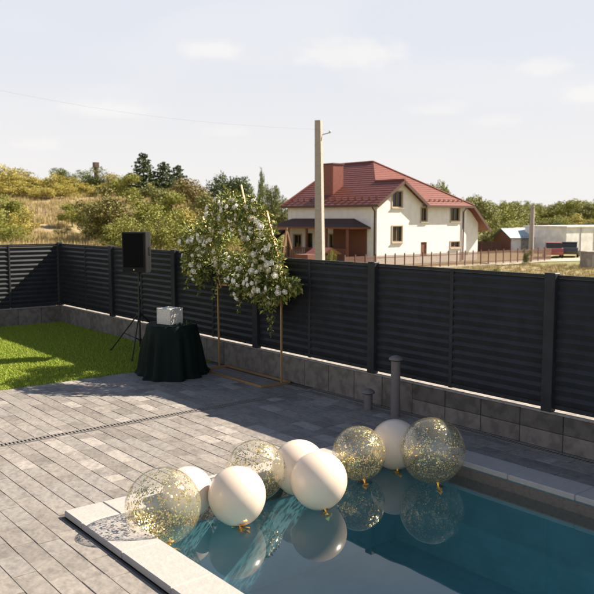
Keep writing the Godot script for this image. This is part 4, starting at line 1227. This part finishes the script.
# ---------------------------------------------------------------- flower frame
func build_arch():
	var X := 6.85
	var f := thing("wedding_arch", "slim golden metal arch standing on a rectangular floor base by the fence", "arch", Vector3(X, 0, -9.65))
	var Z := 9.65
	var R := func(pts: Array, nm: String, r := 0.0115):
		for k in pts.size() - 1:
			var st := new_st(); bar(st, pts[k], pts[k + 1], r * 2, r * 2); obj(nm, st, "gold", f)
	var y0 := 0.016
	var c := [Vector3(-0.33, y0, -0.78), Vector3(0.14, y0, -0.80), Vector3(0.14, y0, 0.84), Vector3(-0.36, y0, 0.84)]
	for k in 4: R.call([c[k], c[(k + 1) % 4]], "base_bar", 0.015)
	R.call([Vector3(0, y0 + 0.016, -0.80), Vector3(0, 1.36, -0.82)], "post"); R.call([Vector3(0, y0 + 0.016, 0.83), Vector3(0, 1.42, 0.83)], "post")
	R.call([Vector3(0, 2.42, -1.24), Vector3(0, 1.30, -0.72)], "leaning_bar")
	R.call([Vector3(0, 2.90, -0.155), Vector3(0, 1.45, 0.36)], "leaning_bar")
	R.call([Vector3(0, 2.50, 0.49), Vector3(0, 1.36, 0.95)], "leaning_bar")
	R.call([Vector3(0.02, 1.34, -0.82), Vector3(0.02, 1.42, 0.95)], "cross_bar")
	R.call([Vector3(0.02, 2.22, -1.15), Vector3(0.02, 2.62, -0.05), Vector3(0.02, 2.38, 0.54)], "cross_bar")
	# flower garland
	var g := thing("flower_garland", "garland of white roses and green leaves wound round the golden frame", "flowers", Vector3(X, 1.3, -9.65))
	var r := RandomNumberGenerator.new(); r.seed = 13
	# spine points: z, y, radius (world), leaf weight
	var sp := [[-11.16, 2.10, 0.20], [-11.05, 1.95, 0.26], [-10.98, 1.72, 0.26], [-10.95, 1.52, 0.16], [-11.2, 1.62, 0.16], [-10.75, 2.02, 0.2], [-10.58, 2.18, 0.22], [-10.5, 1.95, 0.14], [-10.3, 2.2, 0.15], [-9.75, 2.3, 0.15], [-9.5, 2.1, 0.17], [-9.3, 1.9, 0.16], [-9.2, 1.7, 0.15], [-10.36, 2.42, 0.22], [-10.16, 2.56, 0.20], [-9.95, 2.58, 0.2], [-9.75, 2.5, 0.22], [-9.55, 2.42, 0.24], [-9.36, 2.30, 0.25], [-9.2, 2.15, 0.22], [-9.08, 1.98, 0.16], [-8.98, 1.8, 0.12], [-8.88, 1.62, 0.12],
		[-10.3, 1.72, 0.15], [-10.12, 1.66, 0.20], [-9.9, 1.62, 0.24], [-9.66, 1.56, 0.26], [-9.42, 1.5, 0.27], [-9.2, 1.44, 0.27], [-9.0, 1.42, 0.25], [-8.82, 1.42, 0.2], [-8.62, 1.44, 0.1], [-8.46, 1.46, 0.07], [-9.1, 1.2, 0.13], [-9.75, 1.32, 0.14], [-9.02, 1.9, 0.13], [-8.93, 1.72, 0.12], [-9.42, 2.55, 0.13]]
	var st := new_st()
	var LC := [Color(0.070, 0.105, 0.024), Color(0.17, 0.20, 0.034), Color(0.34, 0.33, 0.085)]
	for s in sp:
		var n := int(80 + 800 * s[2] * s[2] * 7.0)
		for k in n:
			var d: Vector3 = Vector3(r.randfn(), r.randfn(), r.randfn()).normalized() * pow(r.randf(), 0.45) * s[2] * 1.25
			var p := Vector3(d.x * 0.75 - 0.03, s[1] - 1.3 + d.y, s[0] + Z + d.z)
			var dirv := (d.normalized() + Vector3(r.randfn(), r.randfn() - 0.5, r.randfn()) * 0.6).normalized()
			leaf(st, p, dirv, r.randf_range(0.045, 0.095), LC[[0, 0, 1, 1, 2, 2][r.randi() % 6]].lerp(LC[1], r.randf() * 0.4), r)
	obj("foliage", st, "leafy", g).set_meta("kind", "stuff")
	# trailing sprays
	for s in [[-8.72, 1.46, 0.42, 0.10], [-8.95, 1.2, 0.02, -0.5], [-9.08, 1.2, 0.1, -0.38], [-9.72, 1.3, -0.05, -0.32], [-10.4, 1.5, -0.05, -0.35], [-11.2, 1.55, -0.08, -0.3], [-10.95, 1.45, 0.04, -0.3], [-8.95, 1.95, 0.22, -0.2], [-10.1, 2.7, -0.02, 0.22], [-9.5, 2.6, 0.1, 0.15]]:
		st = new_st()
		var a := Vector3(-0.05, s[1] - 1.3, s[0] + Z); var b := a + Vector3(-0.05, s[3], s[2])
		rod(st, a, b, 0.003, 5)
		obj("spray_stem", st, "bark", g)
		st = new_st()
		for k in 34:
			var f2 := r.randf()
			leaf(st, a.lerp(b, f2), (Vector3(r.randfn(), r.randfn() - 0.4, r.randfn())).normalized(), r.randf_range(0.04, 0.085), LC[r.randi() % 3], r)
		obj("leaf_spray", st, "leafy", g).set_meta("kind", "stuff")
	# roses
	var rm := [rose_mesh(1), rose_mesh(2), rose_mesh(3)]
	for s in sp:
		var n := int(clampf(s[2] * 28.0, 1.0, 7.0))
		if s[2] < 0.11: n = 1
		for k in n:
			var d := Vector3(-absf(r.randfn()) - 0.5, r.randfn(), r.randfn() + 0.35).normalized()
			var o := obj("rose", rm[r.randi() % 3], "petal" if r.randf() < 0.75 else "petal_cream", g)
			var off: Vector3 = d * s[2] * r.randf_range(0.95, 1.22)
			var y := d; var xx := y.cross(Vector3(0.3, 0.8, 0.5)).normalized()
			o.transform = Transform3D(Basis(xx, y, xx.cross(y)).scaled(Vector3.ONE * r.randf_range(0.45, 0.88)), Vector3(off.x * 0.95 - 0.04, s[1] - 1.3 + off.y, s[0] + Z + off.z))

func leaf(st: SurfaceTool, p: Vector3, d: Vector3, l: float, c: Color, r: RandomNumberGenerator):
	var s := d.cross(Vector3(r.randfn(), r.randfn(), r.randfn())).normalized()
	var n := s.cross(d).normalized()
	var m := p + d * l * 0.5 + n * l * 0.08
	var e := p + d * l - n * l * 0.1
	st.set_color(c)
	var w := l * 0.24
	tri3(st, p, m - s * w + n * w * 0.3, m, n); tri3(st, p, m, m + s * w + n * w * 0.3, n)
	tri3(st, m - s * w + n * w * 0.3, e, m, n); tri3(st, m, e, m + s * w + n * w * 0.3, n)

func rose_mesh(sd: int) -> ArrayMesh:
	# cupped petals in two rings round a bud, opening along +y; about 0.1 m wide
	var r := RandomNumberGenerator.new(); r.seed = sd
	var st := new_st()
	for ring in [[5, 0.052, 0.030, 0.0], [4, 0.036, 0.040, 0.6]]:
		for k in ring[0]:
			var a: float = TAU * k / ring[0] + ring[3] + r.randf_range(-0.15, 0.15)
			var d := Vector3(cos(a), 0, sin(a)); var s := Vector3(-sin(a), 0, cos(a))
			var w: float = ring[1] * 0.85
			var b0 := Vector3(0, -0.012, 0)
			var m0: Vector3 = d * ring[1] + Vector3(0, ring[2] * 0.45, 0)
			var t0: Vector3 = d * ring[1] * r.randf_range(0.85, 1.1) + Vector3(0, ring[2] + r.randf_range(-0.004, 0.006), 0)
			tri3(st, b0, m0 - s * w, m0 + s * w, d); tri3(st, m0 - s * w, t0 - s * w * 0.6, m0 + s * w, d); tri3(st, t0 - s * w * 0.6, t0 + s * w * 0.6, m0 + s * w, d)
	lathe(st, [Vector2(0.020, 0.0), Vector2(0.030, 0.020), Vector2(0.022, 0.042), Vector2(0.004, 0.047)], 6)
	return st.commit()

# ---------------------------------------------------------------- loudspeaker on tripod
func build_speaker():
	var at := Vector3(6.42, 0, -12.32)
	var s := thing("speaker_stand", "black tripod stand on the lawn carrying the loudspeaker", "stand", at)
	var st := new_st(); tube(st, [Vector3(0, 0.14, 0), Vector3(0, 0.95, 0)], [0.019, 0.019], 10); obj("lower_tube", st, "stand_black", s)
	st = new_st(); tube(st, [Vector3(0, 0.9, 0), Vector3(0, 1.5, 0)], [0.016, 0.016], 10); obj("upper_tube", st, "stand_black", s)
	st = new_st(); tube(st, [Vector3(0, 0.90, 0), Vector3(0, 0.99, 0)], [0.03, 0.03], 10); rod(st, Vector3(0, 0.95, 0), Vector3(-0.03, 0.95, 0.07), 0.009, 6); obj("clamp_collar", st, "stand_black", s)
	st = new_st(); tube(st, [Vector3(0, 0.68, 0), Vector3(0, 0.76, 0)], [0.034, 0.034], 10); obj("leg_hub", st, "stand_black", s)
	st = new_st(); tube(st, [Vector3(0, 0.24, 0), Vector3(0, 0.30, 0)], [0.028, 0.028], 10); obj("brace_hub", st, "stand_black", s)
	for a in [1.936, 1.936 + TAU / 3.0, 1.936 - TAU / 3.0]:
		var d := Vector3(cos(a), 0, -sin(a))
		st = new_st(); tube(st, [Vector3(0, 0.73, 0) + d * 0.03, d * 0.70 + Vector3(0, 0.02, 0)], [0.012, 0.012], 8); var l := obj("leg", st, "stand_black", s)
		st = new_st(); tube(st, [d * 0.68 + Vector3(0, 0.045, 0), d * 0.715 + Vector3(0, 0.004, 0)], [0.018, 0.018], 8); obj("rubber_foot", st, "tyre", l)
		st = new_st(); tube(st, [Vector3(0, 0.27, 0) + d * 0.02, d * 0.37 + Vector3(0, 0.365, 0)], [0.008, 0.008], 6); obj("brace", st, "stand_black", s)
	# cabinet: the front looks towards the yard, sides taper to the back
	var toward := Vector3(-at.x, 0, -at.z).normalized()
	var turn := atan2(toward.x, toward.z) - 0.42
	var b := thing("loudspeaker", "black loudspeaker cabinet raised on the tripod stand", "speaker", at + Vector3(0, 1.47, 0), turn)
	var H := 0.69
	st = new_st()
	var pl := PackedVector2Array([Vector2(-0.205, 0.19), Vector2(0.205, 0.19), Vector2(0.22, 0.175), Vector2(0.215, 0.0), Vector2(0.15, -0.2), Vector2(-0.15, -0.2), Vector2(-0.215, 0.0), Vector2(-0.22, 0.175)])
	extrude(st, pl, Vector3(0, H, 0), Vector3(1, 0, 0), Vector3(0, 0, 1), Vector3.UP, H)
	obj("cabinet", st, "speaker_black", b)
	st = new_st(); bevel_box(st, Vector3(0, H / 2 + 0.03, 0.196), Vector3(0.385, H - 0.12, 0.02), 0.008); obj("grille", st, "grille", b)
	st = new_st(); bevel_box(st, Vector3(0, 0.045, 0.194), Vector3(0.03, 0.022, 0.012), 0.003); obj("badge", st, "badge", b)
	for sg in [-1.0, 1.0]:
		st = new_st(); bevel_box(st, Vector3(sg * 0.214, 0.36, 0.03), Vector3(0.014, 0.15, 0.11), 0.005); var hd := obj("side_handle", st, "grille", b)
		st = new_st(); box(st, Vector3(sg * 0.223, 0.36, 0.03), Vector3(0.01, 0.13, 0.025)); obj("grip", st, "stand_black", hd)
	st = new_st(); tube(st, [Vector3(0, -0.03, 0), Vector3(0, 0.005, 0)], [0.035, 0.05], 12); obj("pole_socket", st, "stand_black", b)

# ---------------------------------------------------------------- draped table and card box
func build_table():
	var at := Vector3(5.98, 0, -10.44)
	var HT := 0.79
	var t := thing("round_table", "small round table hidden under the dark green cloth", "table", at)
	var st := new_st(); lathe(st, [Vector2(0.0, HT - 0.008), Vector2(0.36, HT - 0.008), Vector2(0.365, HT - 0.02), Vector2(0.36, HT - 0.032), Vector2(0.0, HT - 0.032)], 32); obj("tabletop", st, "wood_brown", t)
	st = new_st(); tube(st, [Vector3(0, 0.02, 0), Vector3(0, HT - 0.03, 0)], [0.03, 0.03], 12); obj("pedestal", st, "stand_black", t)
	st = new_st(); lathe(st, [Vector2(0.0, 0.03), Vector2(0.22, 0.02), Vector2(0.23, 0.002), Vector2(0.0, 0.002)], 24); obj("foot", st, "stand_black", t)
	var c := thing("tablecloth", "dark green cloth draped to the ground over the round table", "tablecloth", at)
	st = new_st(); st.set_smooth_group(0)
	var n := 160
	var rows := 26
	var r := RandomNumberGenerator.new(); r.seed = 3
	var P := func(i: int, k: int):
		var a := TAU * (i % n) / n
		if k < 6:
			var rad := 0.375 * k / 6.0
			return Vector3(cos(a) * rad, HT + 0.004 - (0.004 if k == 5 else 0.0) + 0.0015 * sin(a * 5 + rad * 20), sin(a) * rad)
		var f := float(k - 6) / (rows - 6)
		var fold := sin(a * 11.0 + 0.8 * sin(a * 2.0)) * 0.55 + sin(a * 17.0 + 1.3 + f * 0.7) * 0.3 + sin(a * 5.0 + 0.4) * 0.35
		var flare := 0.13 + 0.05 * sin(a * 3.0 + 1.1)
		var rad2 := 0.378 + flare * pow(f, 0.8) + fold * 0.05 * smoothstep(0.0, 0.5, f) + 0.03 * smoothstep(0.88, 1.0, f) * (1.0 + sin(a * 7.0))
		var y := HT * (1.0 - f) + 0.006
		return Vector3(cos(a) * rad2, maxf(y - 0.003, 0.008), sin(a) * rad2)
	for k in rows:
		for i in n:
			var q := [P.call(i, k), P.call(i + 1, k), P.call(i + 1, k + 1), P.call(i, k + 1)]
			for tr in [[0, 1, 2], [0, 2, 3]]:
				if (q[tr[1]] - q[tr[0]]).cross(q[tr[2]] - q[tr[0]]).length() < 1e-9: continue
				for m in tr: st.add_vertex(q[m])
	st.index(); st.generate_normals()
	obj("cloth", st, "cloth_green", c)
	# white card box
	var b := thing("card_box", "white square gift box standing on the dark green cloth", "box", at + Vector3(-0.03, HT + 0.006, 0.0), deg_to_rad(62.0 - 45.0))
	st = new_st(); bevel_box(st, Vector3(0, 0.115, 0), Vector3(0.27, 0.23, 0.27), 0.004); obj("body", st, "box_white", b)
	st = new_st(); bevel_box(st, Vector3(0, 0.236, 0), Vector3(0.282, 0.012, 0.282), 0.004); obj("lid", st, "box_white", b)
	for s in [-1.0, 1.0]:
		for e in [[Vector3(s * 0.128, 0.115, 0.137), Vector3(0.014, 0.228, 0.006)], [Vector3(-0.137, 0.115, s * 0.128), Vector3(0.006, 0.228, 0.014)]]:
			st = new_st(); box(st, e[0], e[1]); obj("edge_trim", st, "box_white", b)
	# scattered greenery on the cloth beside the box
	var g := thing("leaf_sprig", "little green sprig lying on the dark cloth beside the white box", "leaves", at + Vector3(0.14, HT + 0.008, 0.2))
	st = new_st()
	for k in 46: leaf(st, Vector3(r.randf_range(-0.16, 0.12), 0.003, r.randf_range(-0.08, 0.1)), Vector3(r.randfn(), 0.12 + absf(r.randfn()) * 0.1, r.randfn()).normalized(), r.randf_range(0.03, 0.06), Color(0.07, 0.09, 0.025), r)
	obj("leaves", st, "leafy", g).set_meta("kind", "stuff")

# ---------------------------------------------------------------- vent pipes
func build_vents():
	for v in [[Vector3(6.80, 0, -6.50), 0.69, 0.058, "tall grey vent pipe with a domed cap by the block wall"], [Vector3(6.80, 0, -6.97), 0.20, 0.055, "short grey vent pipe with a domed cap by the block wall"]]:
		var p := thing("vent_pipe", v[3], "pipe", v[0])
		var h: float = v[1]; var r: float = v[2]
		var st := new_st(); lathe(st, [Vector2(r, -0.02), Vector2(r, h - 0.02), Vector2(r - 0.004, h), Vector2(0, h)], 20); obj("tube", st, "pipe_grey", p)
		st = new_st(); lathe(st, [Vector2(r * 0.8, h + 0.005), Vector2(r * 1.48, h + 0.005), Vector2(r * 1.5, h + 0.014), Vector2(r * 1.38, h + 0.03), Vector2(r * 0.95, h + 0.05), Vector2(r * 0.4, h + 0.06), Vector2(0.0, h + 0.062)], 20); obj("cap", st, "pipe_grey", p)

# ---------------------------------------------------------------- balloons
func balloon_shape(R: float, sides := 48, rows := 32) -> SurfaceTool:
	# neck down; slightly drawn out below
	var st := new_st()
	var prof2 := []
	for k in rows + 1:
		var a := PI * k / rows
		var y := -cos(a)
		var stretch := 1.0 + 0.07 * smoothstep(-0.3, -1.0, y)
		prof2.append(Vector2(maxf(sin(a), 0.0) * R, y * R * stretch))
	lathe(st, prof2, sides)
	return st

func build_balloons():
	var r := RandomNumberGenerator.new(); r.seed = 19
	var fm := new_st()
	for k in 4:
		var a := TAU * k / 5; var b := TAU * (k + 1) / 5
		tri3(fm, Vector3.ZERO, Vector3(cos(a), 0, sin(a)), Vector3(cos(b), 0, sin(b)), Vector3.UP)
	tri3(fm, Vector3.ZERO, Vector3(cos(TAU * 0.8), 0, sin(TAU * 0.8)), Vector3(1, 0, 0), Vector3.UP)
	var flake := fm.commit()
	var list := [
		["clear", Vector3(2.885, 0.182, -5.213), 0.294, "clear balloon with gold confetti floating at the left corner of the pool"],
		["white", Vector3(3.313, 0.102, -5.554), 0.211, "white balloon half hidden behind the clear one at the pool corner"],
		["white", Vector3(3.545, 0.129, -5.164), 0.238, "white balloon floating right of the clear balloon at the pool corner"],
		["clear", Vector3(4.001, 0.157, -5.526), 0.268, "clear confetti balloon half hidden between the two groups of white balloons"],
		["white", Vector3(4.394, 0.137, -5.399), 0.247, "white balloon tucked behind the full round white one"],
		["white", Vector3(4.302, 0.137, -5.012), 0.247, "white balloon in front of the pair in the middle of the row"],
		["clear", Vector3(5.087, 0.149, -5.336), 0.260, "clear balloon thick with gold confetti between white balloons"],
		["white", Vector3(5.607, 0.137, -5.359), 0.246, "white balloon between the two clear balloons near the far coping"],
		["clear", Vector3(5.593, 0.197, -4.848), 0.310, "largest clear confetti balloon at the end of the row near the far coping"]]
	for e in list:
		var R: float = e[2]
		var b := thing("white_balloon" if e[0] == "white" else "confetti_balloon", e[3], "balloon", e[1])
		b.rotation = Vector3(0.16, -deg_to_rad(YAW) + r.randf_range(-0.3, 0.3), r.randf_range(-0.15, 0.15))
		if e[0] == "white":
			obj("skin", balloon_shape(R), "latex", b)
		else:
			obj("skin", balloon_shape(R), "clear_skin", b)
			var nz := FastNoiseLite.new(); nz.seed = int(R * 1000); nz.frequency = 2.2
			var xs := []; var cs := []
			var want := 3400
			var tries := 0
			while xs.size() < want and tries < 30000:
				tries += 1
				var d := Vector3(r.randfn(), r.randfn(), r.randfn()).normalized()
				var dens := smoothstep(-0.1, 0.42, nz.get_noise_3dv(d * 1.0)) * 0.8 + 0.07 + 0.45 * smoothstep(-0.35, -0.95, d.y)
				if r.randf() > dens: continue
				var p := d * R * 0.988
				var t := d.cross(Vector3(r.randfn(), r.randfn(), r.randfn())).normalized()
				var s := r.randf_range(0.0034, 0.0085)
				var nn := (d + Vector3(r.randfn(), r.randfn(), r.randfn()) * 0.16).normalized()
				t = nn.cross(t).normalized()
				xs.append(Transform3D(Basis(t, nn, t.cross(nn)).scaled_local(Vector3.ONE * s), p))
				cs.append(Color(0.72, 0.50, 0.17).lerp(Color(0.92, 0.78, 0.42), r.randf()) if r.randf() < 0.62 else Color(0.26, 0.30, 0.11))  # dull green flakes paint in the green refracted by the clear skin
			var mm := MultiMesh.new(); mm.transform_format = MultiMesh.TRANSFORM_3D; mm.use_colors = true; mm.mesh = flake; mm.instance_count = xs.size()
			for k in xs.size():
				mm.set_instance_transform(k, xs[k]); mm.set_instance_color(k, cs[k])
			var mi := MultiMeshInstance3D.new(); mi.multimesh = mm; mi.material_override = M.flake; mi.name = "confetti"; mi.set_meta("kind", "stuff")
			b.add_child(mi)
		# gold-wrapped neck, drawn up to the near side at the waterline
		var nd := Vector3(0.12, -0.80, 0.58).normalized()
		var st := new_st()
		var p0 := nd * R * 0.985
		tube(st, [p0, p0 + nd * 0.02, p0 + nd * 0.035, p0 + nd * 0.06], [0.024, 0.012, 0.012, 0.024], 10); obj("neck", st, "foil", b)
		st = new_st()
		for k in 9:
			var dv := (nd * 0.35 + Vector3(r.randfn(), r.randfn() * 0.5 + 0.2, r.randfn())).normalized()
			var sd := dv.cross(nd).normalized()
			var l := r.randf_range(0.04, 0.085)
			var q := p0 + nd * 0.028
			tri3(st, q, q + dv * l + sd * 0.024, q + dv * l * 0.8 - sd * 0.026, nd); tri3(st, q + dv * l + sd * 0.024, q + dv * l * 0.8 - sd * 0.026, q + dv * l * 1.2 + nd * 0.015, dv)
		obj("foil_tie", st, "foil", b)
